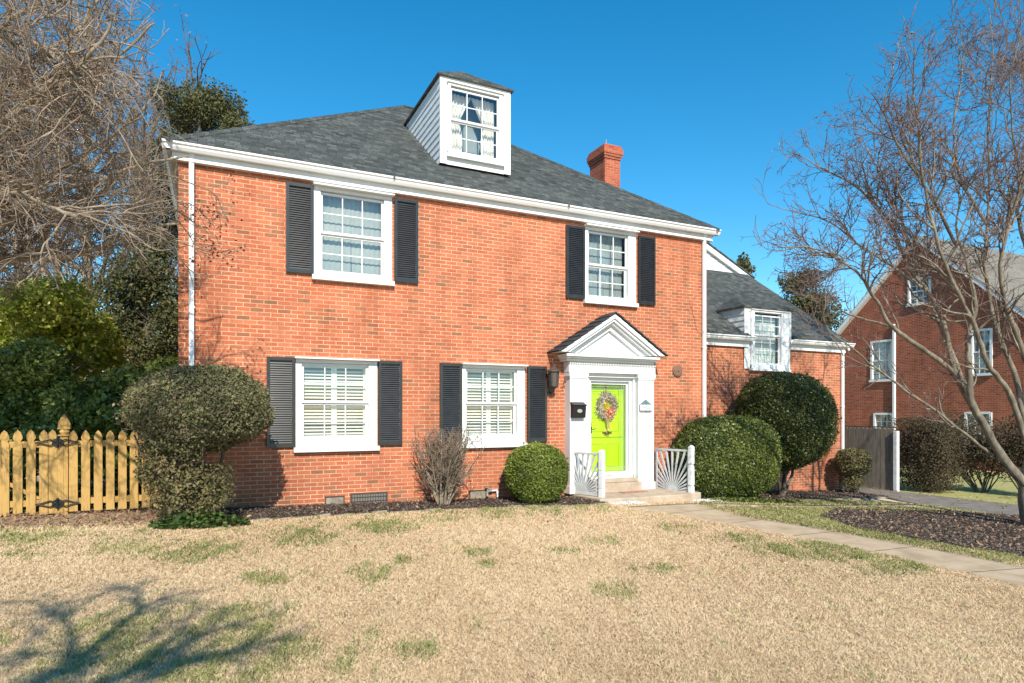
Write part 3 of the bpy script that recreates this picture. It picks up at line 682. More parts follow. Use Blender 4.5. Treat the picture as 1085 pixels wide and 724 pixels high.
# right wing
we0, we1 = UR, UW+.15
gWu = (U(794, VW), U(834, VW)); gW = (gWu[0], gWu[1], Zz(812, 392.5, VW), 4.62, U(799, VW), U(824.5, VW), 0, 0, 0)
zs = lambda x, y: Zz(x, y, VW)
gW = (gWu[0], gWu[1], zs(812, 393.6), zs(812, 329.5), U(798.5, VW), U(825, VW), zs(812, 385), zs(812, 336), zs(812, 356.5))
mb = MB()
wall_grid(mb, 'x', VW, UR, UW, -1.2, HW, [(gW[0]+.04, gW[1]-.04, gW[2]+.04, HW)])
mb.add([(UW, VW, -1.2), (UW, 8.8, -1.2), (UW, 8.8, HW), (UW, 5.0, 6.2), (UW, VW, HW)], [(0, 1, 2, 3, 4)])
mb.add([(UR, 8.8, -1.2), (UW, 8.8, -1.2), (UW, 8.8, HW), (UR, 8.8, HW)], [(3, 2, 1, 0)])
mb.build('wing_wall', BR, house)
m = MB(); m.box(UR+.02, UW-.05, 3.0, 3.1, -.6, 3.4); m.build('interior_wall', ROOMDARK, house)
WEZ, WEV, WRV, WRZ = 3.63, 1.0, 4.98, 6.42
m = MB(); P = [(UR-.02, WEV, WEZ), (we1, WEV, WEZ), (we1, WRV, WRZ), (UR-.02, WRV, WRZ), (UR-.02, 8.98, WEZ), (we1, 8.98, WEZ)]
# front slope is cut round the dormer window, which breaks the eave
dw0, dw1 = gW[0]-.10, gW[1]+.10
def rs(v): return WEZ+(v-WEV)*(WRZ-WEZ)/(WRV-WEV)
vc = 1.55
m.add([(UR-.02, WEV, WEZ), (dw0, WEV, WEZ), (dw0, vc, rs(vc)), (UR-.02, vc, rs(vc))], [(0, 1, 2, 3)])
m.add([(dw1, WEV, WEZ), (we1, WEV, WEZ), (we1, vc, rs(vc)), (dw1, vc, rs(vc))], [(0, 1, 2, 3)])
m.add([(UR-.02, vc, rs(vc)), (we1, vc, rs(vc)), (we1, WRV, WRZ), (UR-.02, WRV, WRZ)], [(0, 1, 2, 3)])
m.add([P[3], P[2], P[5], P[4]], [(0, 1, 2, 3)])
m.add([(we1, WEV, WEZ), (we1, WRV, WRZ), (we1, WRV, WRZ-.06), (we1, WEV, WEZ-.06)], [(3, 2, 1, 0)])
m.build('wing_roof', SH, house)
for (a_, b_) in ((UR+.001, dw0+.02), (dw1-.02, UW+.05)):
    m = MB(); m.box(a_, b_, VW-.07, VW-.001, 3.36, 3.52); m.box(a_, b_, WEV+.07, VW-.001, 3.521, 3.57); m.build('wing_frieze', WHITE, house)
gutter(house, (UR+.01, WEV+.07), (dw0+.12, WEV+.07), (0, -1), WEZ+.0); gutter(house, (dw1-.10, WEV+.07), (we1+.08, WEV+.07), (0, -1), WEZ+.0)
downspout(house, UW-.07, -.78, 3.55, v=VW-.021, kick=1)
# rake boards
m = MB(); m.prism([(UW+.02, WEV+.05, WEZ-.2), (UW+.02, WEV+.05, WEZ-.03), (UW+.02, WRV, WRZ-.03), (UW+.02, WRV, WRZ-.2)], (.10, 0, 0))
m.prism([(UW+.02, 8.9, WEZ-.2), (UW+.02, 8.9, WEZ-.03), (UW+.02, WRV, WRZ-.03), (UW+.02, WRV, WRZ-.2)], (.10, 0, 0)); m.build('rake_board', WHITE, house)
vd2 = VW-.03; rrW = lambda z: WEV+(z-WEZ)*(WRV-WEV)/(WRZ-WEZ)
WDU0, WDU1 = U(788.6, vd2), U(837.2, vd2)
def wing_dormer():
    zt = Zz(812, 326.3, vd2)
    dmw = dormer(house, WDU0, WDU1, vd2, 3.48, zt, 3, zt+.42, vd2+1.1, gW, 'blind', .15, 'small dormer over the right wing window', rrW)
    def cur():
        s = MB(); z = gW[6]-.05
        while z < gW[7]: s.obox(((gW[4]+gW[5])/2, VW+.15, z), ((gW[5]-gW[4])/2+.03, 0, 0), (0, .006, .017), (0, -.001, .001)); z += .036
        s.build('window_blind', BLIND, dmw)
    dwin(dmw, gW, vd2, cur)
    m = MB(); m.box(WDU0+.02, WDU1-.02, VW+.4, VW+.45, 3.5, zt); m.build('inner_wall', GREYCURT, dmw)
wing_dormer()
# rear gable with white siding rising behind the wing ridge
m = MB(); gy = 5.4; ap = (13.9, 8.10); r1 = (17.75, 6.32); r0 = (10.2, 6.4); nb = 14
for i in range(nb):
    z0 = 5.9+i*.16; z1 = z0+.16
    def span(z): 
        z = max(z, 6.2); t = (ap[1]-z)/(ap[1]-r1[1]); return ap[0]-(ap[0]-r0[0])*min(t, 1), ap[0]+(r1[0]-ap[0])*min(t, 1)
    if z1 > ap[1]: break
    a0, a1 = span(z0); b0, b1 = span(z1)
    m.add([(a0, gy-.02, z0), (a1, gy-.02, z0), (b1, gy-.003, z1), (b0, gy-.003, z1)], [(0, 1, 2, 3)])
    m.add([(a0, gy-.02, z0), (a1, gy-.02, z0), (a1, gy, z0), (a0, gy, z0)], [(3, 2, 1, 0)])
rg = m.build('rear_gable', WHITE, house)
m = MB()
for e1 in (r1, r0):
    d = (e1[0]-ap[0], e1[1]-ap[1]); ex = (e1[0]+d[0]*.04, e1[1]+d[1]*.04)
    m.prism([(ap[0], gy-.12, ap[1]+.16), (ex[0], gy-.12, ex[1]+.16), (ex[0], gy-.12, ex[1]-.04), (ap[0], gy-.12, ap[1]-.04)], (0, .10, 0))
m.build('rake_board', WHITE, rg)
m = MB()
for e1 in (r1, r0):
    d = (e1[0]-ap[0], e1[1]-ap[1]); ex = (e1[0]+d[0]*.05, e1[1]+d[1]*.05)
    m.prism([(ap[0], gy-.16, ap[1]+.21), (ex[0], gy-.16, ex[1]+.21), (ex[0], gy-.16, ex[1]+.165), (ap[0], gy-.16, ap[1]+.165)], (0, 5.0, 0))
m.build('roof', SH, rg)

# foundation vents
def vent(x0, x1, y0, y1, m_, bars, frame_m, lab):
    u0, u1, z1, z0 = U(x0), U(x1), Zz((x0+x1)/2, y0), Zz((x0+x1)/2, y1)
    m = MB(); m.box(u0, u1, -.02, -.002, z0, z0+.02); m.box(u0, u1, -.02, -.002, z1-.02, z1); m.box(u0, u0+.02, -.02, -.002, z0+.021, z1-.021); m.box(u1-.02, u1, -.02, -.002, z0+.021, z1-.021)
    if bars:
        n_ = bars
        for i in range(n_): u = u0+.03+(u1-u0-.06)*i/(n_-1); m.box(u-.006, u+.006, -.028, -.003, z0+.015, z1-.015)
        for k in (1, 2): z = z0+(z1-z0)*k/3; m.box(u0+.015, u1-.015, -.024, -.004, z-.005, z+.005)
    o = m.build('foundation_vent', frame_m, house); o['label'] = lab
    MB().box(u0+.021, u1-.021, -.008, -.001, z0+.021, z1-.021).build('vent_plate', m_, o)
vent(344, 365, 525.5, 537, STONE, 0, BRONZE, 'small foundation vent with a pale metal cover')
vent(371, 410.5, 522, 535, ROOMDARK, 14, BRONZE, 'wide brown barred foundation vent')
vent(497, 517, 519, 531.5, STONE, 0, BRONZE, 'pale foundation vent beside the white elbow pipe')

# ------------------------------------------------------------------ entrance portico
vf = -.22; por = MB()
pz0, pz1 = -.05, 2.44
PL0, PL1, PR0, PR1 = U(604, vf), U(622, vf), U(676.5, vf), U(693, vf)
def pilaster(u0, u1):
    m = MB(); m.box(u0, u1, vf, DV+.0, pz0+.16, pz1-.001) if False else m.box(u0, u1, vf, -.002, pz0+.16, pz1-.12)
    m.box(u0-.02, u1+.02, vf-.025, -.003, pz0, pz0+.159); m.box(u0-.012, u1+.012, vf-.018, -.003, pz1-.119, pz1-.085); m.box(u0-.025, u1+.025, vf-.03, -.003, pz1-.084, pz1-.001)
    return m
door_p = MB()
portico = None
ent = MB(); EB, ET = 2.44, 2.66
ent.box(PL0-.03, PR1+.03, vf-.01, -.003, EB, ET)
portico = ent.build('entrance_portico', WHITE, house, bevel=.004); portico['label'] = 'white entrance portico with pilasters and a triangular pediment'
pilaster(PL0, PL1).build('pilaster', WHITE, portico, bevel=.004); pilaster(PR0, PR1).build('pilaster', WHITE, portico, bevel=.004)
# dentils
m = MB(); x = PL0-.03
while x < PR1+.01: m.box(x, x+.022, vf-.045, vf-.011, ET-.05, ET-.002); x += .042
m.build('dentil_moulding', WHITE, portico)
cu = [U(601, -.42), U(699.5, -.42)]; cz = 2.83
m = MB(); m.box(cu[0]+.06, cu[1]-.06, -.30, -.004, ET+.001, ET+.05); m.box(cu[0]+.03, cu[1]-.03, -.36, -.004, ET+.051, ET+.09)
m.box(cu[0], cu[1], -.42, -.004, ET+.091, cz-.03); m.build('cornice', WHITE, portico, bevel=.005)
tl, trr, tz = U(594.5, -.48), U(705.5, -.48), 2.83; apu, apz = (tl+trr)/2, 3.66
def rake(m, inset, wd, y0, y1):
    """chevron moulding: inset below the roof line, wd wide"""
    for (eu, s_) in ((tl, 1), (trr, -1)):
        d = unit((apu-eu, apz-tz)); nrm_ = np.array([d[1]*s_, -d[0]*s_])
        L_ = lambda q: None
        k = lambda off: ((eu+s_*off/math.sin(math.atan2(apz-tz, abs(apu-eu))), tz), (apu, apz-off/math.cos(math.atan2(apz-tz, abs(apu-eu)))))
        a0, a1 = k(inset); b0, b1 = k(inset+wd)
        m.prism([(a0[0], y0, a0[1]), (b0[0], y0, b0[1]), (b1[0], y0, b1[1]), (a1[0], y0, a1[1])], (0, y1-y0, 0))
m = MB(); rake(m, .0, .075, -.46, -.02); rake(m, .076, .05, -.42, -.02); rake(m, .127, .04, -.36, -.02); rake(m, .168, .10, -.27, -.02)
m.build('pediment_moulding', WHITE, portico)
m = MB(); m.prism([(tl+.3, -.20, tz-.02), (trr-.3, -.20, tz-.02), (apu, -.20, apz-.22)], (0, .19, 0)); m.build('pediment_panel', WHITE, portico)
m = MB()
for (eu, s_) in ((tl-.03, 1), (trr+.03, -1)):
    d = unit((apu-eu, 0, apz-tz+.02)); L_ = math.hypot(apu-eu, apz-tz+.02); nn = unit((-d[2]*s_, 0, d[0]*s_)); n_ = 8
    for i in range(n_):
        c = np.array([eu, -.245, tz-.01])+d*(L_*(i+.5)/n_)+nn*.022
        m.obox(c, d*(L_/n_*.56)+nn*(-.008), (0, .25, 0), nn*.013)
m.build('portico_roof', SHB, portico)
# door frame, storm door, door
d0, d1 = door_x0, door_x1
m = MB(); m.box(d0-.0+.001, d0+.07, -.05, DV+.05, DZ0, DZ1-.002); m.box(d1-.07, d1-.001, -.05, DV+.05, DZ0, DZ1-.002); m.box(d0+.071, d1-.071, -.05, DV+.05, DZ1-.08, DZ1-.003)
m.box(PL1+.026, PR0-.026, vf+.08, -.004, DZ1, EB-.001); m.box(PL1+.001, d0, -.10, -.004, pz0+.0, DZ1-.001); m.box(d1, PR0-.001, -.10, -.004, pz0, DZ1-.001)
m.box(d0-.02, d1+.02, -.10, DV+.02, DZ0-.05, DZ0-.001)
m.build('door_frame', WHITE, portico)
s0, s1 = d0+.072, d1-.072; sdy = .02
door = MB(); dy = DV
door.box(s0-.0, s1+.0, dy, dy+.045, DZ0+.02, DZ1-.085)
do = door.build('front_door', LIME, house); do['label'] = 'lime green front door behind a glazed storm door'
# raised panels and seams
m = MB(); sw = s1-s0; zm = Zz(640, 463.5, DV)
m.box(s0+.03, s1-.03, dy-.006, dy-.001, zm-.012, zm+.010)
for (pa, pb) in ((.14, .46), (.54, .86)):
    for (za, zb) in ((DZ0+.18, zm-.14), (zm+.12, zm+.42), (zm+.52, DZ1-.24)):
        a_, b_ = s0+sw*pa, s0+sw*pb
        m.box(a_, b_, dy-.003, dy-.001, za, za+.012); m.box(a_, b_, dy-.003, dy-.001, zb-.012, zb); m.box(a_, a_+.01, dy-.003, dy-.001, za+.013, zb-.013); m.box(b_-.01, b_, dy-.003, dy-.001, za+.013, zb-.013)
m.build('door_panel', LIMED, do)
m = MB(); fr = .05
m.box(s0, s0+fr, sdy-.012, sdy+.025, DZ0+.01, DZ1-.082); m.box(s1-.035, s1, sdy-.012, sdy+.025, DZ0+.01, DZ1-.082); m.box(s0+fr+.001, s1-.036, sdy-.01, sdy+.024, DZ0+.01, DZ0+.085); m.box(s0+fr+.001, s1-.036, sdy-.01, sdy+.024, DZ1-.14, DZ1-.082)
m.build('storm_door_frame', WHITE, do)
m = MB(); m.add([(s0+fr, sdy, DZ0+.08), (s1-.03, sdy, DZ0+.08), (s1-.03, sdy, DZ1-.14), (s0+fr, sdy, DZ1-.14)], [(0, 1, 2, 3)]); m.build('storm_door_glass', DGLASS, do)
LEAD = mat('lead_came', (.32, .40, .30), .4)
m = MB()
for u in (s1-.10, s1-.15): m.box(u-.004, u+.004, sdy-.004, sdy-.0005, DZ0+.086, DZ1-.141)
for z in (DZ1-.19, DZ1-.24, DZ0+.13, DZ0+.18): m.box(s0+fr, s1-.037, sdy-.0045, sdy-.001, z-.004, z+.004)
m.build('leaded_line', LEAD, do)
hu, hz = s0+.022, Zz(626, 454, .0)
m = MB(); m.box(hu-.016, hu+.016, sdy-.03, sdy-.013, hz-.12, hz+.12); m.tube([(hu, sdy-.03, hz+.03), (hu, sdy-.07, hz+.02), (hu+.0, sdy-.075, hz-.09), (hu, sdy-.03, hz-.10)], .010, 8); m.tube([(hu, sdy-.03, hz-.02), (hu+.02, sdy-.08, hz-.02), (hu+.10, sdy-.08, hz-.01)], .009, 8)
m.build('door_handle', IRONB, do)
ku, kz = U(643, DV), Zz(643, 458.5, DV)
BRASS = mat('aged_brass', (.28, .17, .06), .35, .5, .8)
m = MB(); m.tube([(ku, dy-.001, kz), (ku, dy-.02, kz)], .045, 16); m.tube([(ku+.04*math.cos(t), dy-.03, kz-.02+.045*math.sin(t)) for t in np.linspace(0, 2*math.pi, 17)], .009, 8); m.box(ku-.12, ku+.12, dy-.014, dy-.002, kz-.025, kz+.02)
m.build('door_knocker', BRASS, do)
# mail slot line, hooks on the left of the portico
m = MB(); hx, hzz = U(600.5, -.1), Zz(600.5, 404, -.1)
m.tube([(PL0-.003, -.1, hzz+.08), (PL0-.06, -.1, hzz+.03), (PL0-.03, -.1, hzz-.02), (PL0-.09, -.1, hzz-.05), (PL0-.07, -.1, hzz-.12)], .010, 6); m.build('flag_bracket', IRONB, portico)

# step and stoop
stoop = root('front_stoop', 'tan concrete stoop and door step below the lime green door', 'steps', (8.3, -.5, -.1))
m = MB(); m.prism([(7.15, -.02, -.3), (7.25, -1.08, -.3), (7.7, -1.16, -.3), (9.1, -1.2, -.3), (9.75, -1.1, -.3), (9.85, -.02, -.3)][::-1], (0, 0, .245)); m.build('stoop_slab', CONCD, stoop, bevel=.02)
m = MB(); m.box(PL1+.03, PR0-.03, -.40, -.105, -.053, DZ0-.12); m.build('step', CONCD, stoop, bevel=.012)
m = MB(); m.box(d0-.03, d1+.03, -.26, -.106, DZ0-.119, DZ0-.052); m.build('step', CONCD, stoop, bevel=.01)
m = MB(); m.box(8.15, 8.75, -.62, -.42, -.053, -.044); m.build('door_mat', noisey('faded_red_mat', (.32, .14, .10), (.42, .22, .16), 30, .95), stoop)

# ------------------------------------------------------------------ things on the house front
def bp(p): return tuple(p)
# lantern
lx, ly = U(586, -.16), -.19
lz0, lz1 = Zz(586, 414, -.16), Zz(586, 386, -.16)
lan = root('wall_lantern', 'bronze wall lantern with frosted glass panes between the shutter and the portico', 'lantern', (lx, -.19, lz0))
FROST = mat('seeded_glass', (.09, .08, .075), .12)
def lantern():
    bz0, bz1 = lz0+.08, lz0+.38
    m = MB(); 
    for i in range(4):
        a_ = math.pi/4+i*math.pi/2; c, s = math.cos(a_), math.sin(a_); m.tube([(lx+.085*c, ly+.085*s, bz0), (lx+.115*c, ly+.115*s, bz1)], .009, 6)
    m.tube([(lx, ly, bz0-.06), (lx, ly, bz0-.03), (lx, ly, bz0)], [.012, .05, .10], 8); m.tube([(lx, ly, bz1), (lx, ly, bz1+.025), (lx, ly, bz1+.09), (lx, ly, bz1+.12)], [.145, .145, .05, .015], 8)
    m.tube([(lx+.09*math.cos(t)*.35, ly, bz1+.12+.075+.075*math.sin(t)) for t in np.linspace(-math.pi/2, 3*math.pi/2, 15)], .007, 6)
    m.build('lantern_frame', BRONZE, lan)
    m = MB(); m.tube([(lx, ly, bz0+.001), (lx, ly, bz1-.001)], [.08, .108], 6, False); m.build('lantern_glass', FROST, lan, smooth=False)
    m = MB(); m.box(lx-.055, lx+.055, -.025, -.003, bz0-.18, bz0+.10); m.tube([(lx, -.02, bz0-.1), (lx, -.10, bz0-.14), (lx, ly, bz0-.06)], .014, 6); m.build('wall_bracket', BRONZE, lan)
lantern()
# mailbox
mx0, mx1 = U(607, vf-.1), U(620.5, vf-.1); mz0, mz1 = Zz(613, 443, vf-.1), Zz(613, 426, vf-.1)
mbx = root('mailbox', 'black wall mailbox with an oval emblem on the left portico pilaster', 'mailbox', ((mx0+mx1)/2, vf, mz0))
MB().prism([(mx0, vf-.002, mz0), (mx0, vf-.10, mz0), (mx0, vf-.13, mz1-.09), (mx0, vf-.002, mz1-.03)], (mx1-mx0, 0, 0)).build('box', IRONB, mbx, bevel=.006)
MB().prism([(mx0-.008, vf-.002, mz1+.0), (mx0-.008, vf-.002, mz1-.026), (mx0-.008, vf-.135, mz1-.085), (mx0-.008, vf-.142, mz1-.06)][::-1], (mx1-mx0+.016, 0, 0)).build('lid', IRONB, mbx, bevel=.004)
SILV = mat('dull_silver', (.55, .52, .42), .35, .5, .7)
m = MB(); cx_, cz_ = (mx0+mx1)/2, (mz0+mz1)/2-.02
m.prism([(cx_+.06*math.cos(t), vf-.118, cz_+.038*math.sin(t)) for t in np.linspace(0, 2*math.pi, 20, endpoint=False)], (0, -.006, 0)); m.build('emblem', SILV, mbx)
# house number plaque
qx0, qx1 = U(677.8, vf-.02), U(690.8, vf-.02); qz0, qz1 = Zz(684, 436.5, vf), Zz(684, 424, vf)
pl = root('number_plaque', 'small house-shaped number plaque with grey-green gable on the right portico pilaster', 'plaque', ((qx0+qx1)/2, vf, qz0))
qm = (qx0+qx1)/2; qe = qz0+(qz1-qz0)*.60
PLQ = mat('plaque_green', (.10, .19, .20), .6); PLG = mat('plaque_edge', (.16, .17, .17), .6)
MB().prism([(qx0, vf-.021, qz0+.01), (qx0+.02, vf-.021, qz0-.004), (qx1-.02, vf-.021, qz0-.004), (qx1, vf-.021, qz0+.01), (qx1, vf-.021, qe), (qm, vf-.021, qz1+.01), (qx0, vf-.021, qe)], (0, .018, 0)).build('plaque_edge', PLG, pl)
MB().prism([(qx0+.012, vf-.026, qz0+.03), (qx1-.004, vf-.026, qz0+.03), (qx1-.004, vf-.026, qe), (qx0+.012, vf-.026, qe)], (0, .004, 0)).build('plaque_face', WHITE, pl)
MB().prism([(qx0+.03, vf-.026, qe+.006), (qx1-.03, vf-.026, qe+.006), (qm, vf-.026, qz1-.004)], (0, .004, 0)).build('plaque_gable', PLQ, pl)
tcv = bpy.data.curves.new('house_number', 'FONT'); tcv.body = '14125'; tcv.size = .088; tcv.align_x = 'CENTER'; tcv.align_y = 'CENTER'; tcv.extrude = .001
tmp = bpy.data.objects.new('number_tmp', tcv); COL.objects.link(tmp); bpy.context.view_layer.update()
tme = bpy.data.meshes.new_from_object(tmp); bpy.data.objects.remove(tmp); tme.materials.clear(); tme.materials.append(mat('number_grey', (.20, .25, .24), .6))
to = bpy.data.objects.new('house_number', tme); COL.objects.link(to); to.parent = pl; to.rotation_euler = (math.pi/2, 0, 0)
to.location = (0.004, -.029, (qz0+.03+qe)/2-qz0)
# round rusty plate
rp = root('round_wall_plate', 'rusty round metal plate fixed to the brick between the portico and the right downspout', 'wall plate', (U(717.4), 0, Zz(717.4, 393.2)))
c = ORG[rp.name]; m = MB(); m.tube([c+(0, -.003, 0), c+(0, -.03, 0), c+(0, -.045, 0), c+(0, -.05, 0)], [.135, .135, .11, .04], 28); m.build('plate', RUST, rp)
m = MB(); m.tube([c+(0, -.045, 0), c+(0, -.065, 0)], [.03, .02], 10); m.build('centre_bolt', RUST, rp)
# hose tap with elbow pipe
tx = U(519.5); tz_ = Zz(519, 523)
tp = root('hose_tap', 'white elbow pipe and grey tap at the wall foot right of the bare shrub', 'tap', (tx, 0, tz_))
m = MB(); px2 = U(527, -.06); m.tube([(px2, -.003, tz_+.06), (px2, -.05, tz_+.06), (px2, -.06, tz_+.04), (px2, -.06, -.2)], .022, 10); m.tube([(px2, -.05, tz_+.06), (tx, -.07, tz_+.06)], .018, 8); m.build('pipe', WHITE, tp, smooth=True)
m = MB(); tx2 = U(516, -.07); m.tube([(tx, -.07, tz_+.06), (tx2, -.08, tz_+.05), (tx2, -.1, tz_-.04)], .024, 8); m.tube([(tx2, -.09, tz_+.05), (tx2, -.09, tz_+.13)], [.012, .012], 6); m.tube([(tx2, -.09, tz_+.13), (tx2, -.09, tz_+.145)], .045, 8); m.build('tap_body', mat('grey_tap', (.22, .23, .22), .5), tp)
# wreath on the door
wr = root('door_wreath', 'floral wreath with pink and yellow flowers and a hanging ribbon on the lime green door', 'wreath', (U(641.6, DV), DV-.05, Zz(641.6, 430.4, DV)))
c = ORG[wr.name]; n_ = 2600
t = rng.random(n_)*2*np.pi; rr_ = .205+.040*rng.standard_normal(n_); ph = .035*rng.standard_normal(n_)
P = c+np.stack([rr_*np.cos(t)*.95, np.clip(ph, -.045, .04), rr_*np.sin(t)*1.1], 1)
WL = leaf_mat('wreath_bloom', [(.16, .20, .10), (.42, .36, .34), (.60, .50, .50), (.70, .62, .46), (.30, .32, .26), (.62, .40, .42), (.72, .66, .58)], .8, .1)
V, Q, ti = leaves(P, .042, tint=rng.random(n_)); finish('flower_ring', V, Q, WL, wr, tint=ti)
n_ = 380; P = c+np.stack([.045*rng.standard_normal(n_)+.05, -.05+.02*rng.standard_normal(n_), -.15+.05*rng.standard_normal(n_)], 1)
PK = leaf_mat('pink_bloom', [(.65, .10, .10), (.75, .22, .16), (.78, .36, .30), (.70, .55, .12)], .7, .1)
V, Q, ti = leaves(P, .05); finish('pink_flowers', V, Q, PK, wr, tint=ti)
n_ = 130; P = c+np.stack([.04*rng.standard_normal(n_)-.03, -.03+.01*rng.standard_normal(n_), -.01+.05*rng.standard_normal(n_)], 1)
YL = leaf_mat('yellow_bloom', [(.80, .72, .01), (.75, .62, .02)], .7, .1); V, Q, ti = leaves(P, .05); finish('yellow_flowers', V, Q, YL, wr, tint=ti)
m = MB()
for s_, ln in ((-1, .40), (1, .34)):
    pts = [c+np.array([s_*.012+s_*.035*math.sin(k*.9), -.055, -.17-ln*k/9]) for k in range(10)]
    for k in range(9): p, q = pts[k], pts[k+1]; m.add([p+(-.017, 0, 0), p+(.017, 0, 0), q+(.017, .004, 0), q+(-.017, .004, 0)], [(0, 1, 2, 3)])
m.build('ribbon', mat('striped_ribbon', (.50, .26, .14), .7), wr)
m = MB(); m.box(c[0]-.008, c[0]+.008, DV-.016, DV-.008, c[2]+.2, DZ1-.09); m.build('hanging_strap', mat('red_strap', (.35, .04, .03), .7), wr)

# sunburst railings
RAILM = noisey('grey_white_iron_paint', (.42, .43, .44), (.58, .59, .60), 7, .55)
def railing(wallp, postp, lab, zt, turned):
    wp, pp = np.array(wallp, float), np.array(postp, float); g0 = float(gz(pp[0]))
    r = root('sunburst_railing', lab, 'railing', (pp[0], pp[1], g0), 'sunburst railings beside the front steps')
    d = unit(pp-wp); Lh = np.linalg.norm(pp-wp)-.05; z0, z1 = g0+.13, zt-.07
    def at(a, z, off=0): return np.array([wp[0]+d[0]*a-d[1]*off, wp[1]+d[1]*a+d[0]*off, z])
    d3 = np.array([d[0], d[1], 0]); nn = np.array([-d[1], d[0], 0])
    m = MB(); h = .018
    m.obox(at(Lh/2, z0), d3*Lh/2, nn*h, (0, 0, .022)); m.obox(at(Lh/2, z1), d3*Lh/2, nn*h, (0, 0, .022))
    m.obox(at(.02, (z0+z1)/2), d3*.02, nn*(h-.001), (0, 0, (z1-z0)/2-.023)); m.obox(at(Lh-.02, (z0+z1)/2), d3*.02, nn*(h-.001), (0, 0, (z1-z0)/2-.023))
    m.build('railing_frame', RAILM, r, bevel=.003)
    cx_, hz_ = Lh*.5, z0+.02; H = z1-z0-.04; W = Lh/2-.03; rays = 17
    for k in range(rays):
        a_ = math.pi*(k+.5)/rays; ca, sa = math.cos(a_), math.sin(a_)
        R = min(W/abs(ca) if abs(ca) > 1e-6 else 9, H/sa)
        p = at(cx_+ca*.09, hz_+sa*.09); q = at(cx_+ca*R, hz_+sa*R); ax = (q-p)/2; s_ = unit(np.cross(ax, nn))
        b = MB(); wi, wo = .008, .024
        vs = [p-s_*wi-nn*.010, p+s_*wi-nn*.010, q+s_*wo-nn*.010, q-s_*wo-nn*.010]; b.prism(vs, nn*.020)
        b.build('ray', RAILM, r)
    m = MB(); m.prism([at(cx_+.13*math.cos(t), hz_-.02+.13*math.sin(t)*1.25, -.014) for t in np.linspace(0, math.pi, 17)], nn*.028); m.build('sun_disc', RAILM, r)
    m = MB(); s_ = .048
    def seg(z0_, z1_, w0, w1):
        vs = []
        for z, w_ in ((z0_, w0), (z1_, w1)):
            for (i, j) in ((-1, -1), (1, -1), (1, 1), (-1, 1)): q = np.array([pp[0], pp[1], z])+d3*i*w_+nn*j*w_; vs.append(q)
        m.add(vs, [(0, 3, 2, 1), (4, 5, 6, 7), (0, 1, 5, 4), (1, 2, 6, 5), (2, 3, 7, 6), (3, 0, 4, 7)])
    zs_ = g0-.1
    if turned:
        for (a_, b_, w0, w1) in ((zs_, g0+.30, s_, s_), (g0+.301, g0+.325, .036, .036), (g0+.326, g0+.72, s_, s_), (g0+.721, g0+.75, s_, .034), (g0+.751, g0+.78, .034, s_), (g0+.781, zt-.03, s_, s_), (zt-.029, zt+.01, s_, s_*1.05), (zt+.011, zt+.05, s_*1.05, .018)): seg(a_, b_, w0, w1)
    else:
        for (a_, b_, w0, w1) in ((zs_, g0+.26, s_, s_), (g0+.261, g0+.27, .043, .043), (g0+.271, g0+.62, s_, s_), (g0+.621, g0+.63, .043, .043), (g0+.631, zt-.03, s_, s_), (zt-.029, zt+.02, s_, s_*.75)): seg(a_, b_, w0, w1)
    m.build('railing_post', WHITE2, r, bevel=.005)
railing((7.12, -.03), (7.43, -.86), 'white sunburst railing on the left of the front steps, beside the round boxwood', .86, False)
railing((9.36, -.10), (9.55, -1.02), 'white sunburst railing on the right of the front steps, beside the big clipped hedge', .88, True)

# ------------------------------------------------------------------ picket fence with gate
fen = root('picket_fence', 'yellow pine picket fence with arched tops running left from the house corner', 'fence', (-2.6, 0, .09))
def picket(par, u, z0, z1, w_=.055, y=-.05, name='picket'):
    """gothic picket: neck and pointed head"""
    pr = [(-w_, z0), (w_, z0), (w_, z1-.20), (w_*.72, z1-.185), (w_*.66, z1-.165), (w_*1.0, z1-.13), (w_*.98, z1-.095), (w_*.62, z1-.04), (0, z1), (-w_*.62, z1-.04), (-w_*.98, z1-.095), (-w_*1.0, z1-.13), (-w_*.66, z1-.165), (-w_*.72, z1-.185), (-w_, z1-.20)]
    dz_ = (rng.random()-.5)*.02
    return MB().prism([(u+a_, y, z+dz_) for a_, z in pr], (0, .02, 0)).build(name, PINEW, par)
for x in (77.6, 90.7, 104, 116.8, 129.7, 142, 154.5, 167, 179.5): picket(fen, U(x, -.05), .14, 1.35)
gu1, gu0 = U(82, 0), U(-75, 0)
m = MB(); m.box(U(74), -.02, -.028, .012, 1.10, 1.19); m.build('rail', PINEW, fen); m = MB(); m.box(U(74), -.02, -.028, .012, .24, .33); m.build('rail', PINEW, fen)
pu = U(68.4, .0)
m = MB(); m.box(pu-.05, pu+.05, -.045, .055, -.05, 1.26); m.box(pu-.075, pu+.075, -.07, .08, 1.261, 1.285)
m.prism([(pu-.075, -.03, 1.40), (pu-.08, -.03, 1.44), (pu-.05, -.03, 1.52), (pu, -.03, 1.59), (pu+.05, -.03, 1.52), (pu+.08, -.03, 1.44), (pu+.075, -.03, 1.40)][::-1], (0, .07, 0)); m.box(pu-.08, pu+.08, -.05, .06, 1.362, 1.40)
m.tube([(pu, .005, 1.285), (pu, .005, 1.32), (pu, .005, 1.36)], [.05, .07, .055], 12)
m.build('gate_post', PINEW, fen, bevel=.004)
gate = MB()
gx = [-78, -64, -50, -36, -22.5, -9, 4.6, 18.7, 32.7, 46.4, 55.6]
gate.box(U(-80), U(62), -.03, .008, 1.10, 1.19); gate.box(U(-80), U(62), -.03, .008, .24, .33)
a_, b_ = U(-66), U(38); gate.prism([(a_, -.026, 1.09), (a_+.09, -.026, 1.09), (b_+.09, -.026, .34), (b_, -.026, .34)][::-1], (0, .028, 0))
gt = gate.build('gate', PINEW, fen); gt['label'] = 'picket gate with a diagonal brace and black hinges'
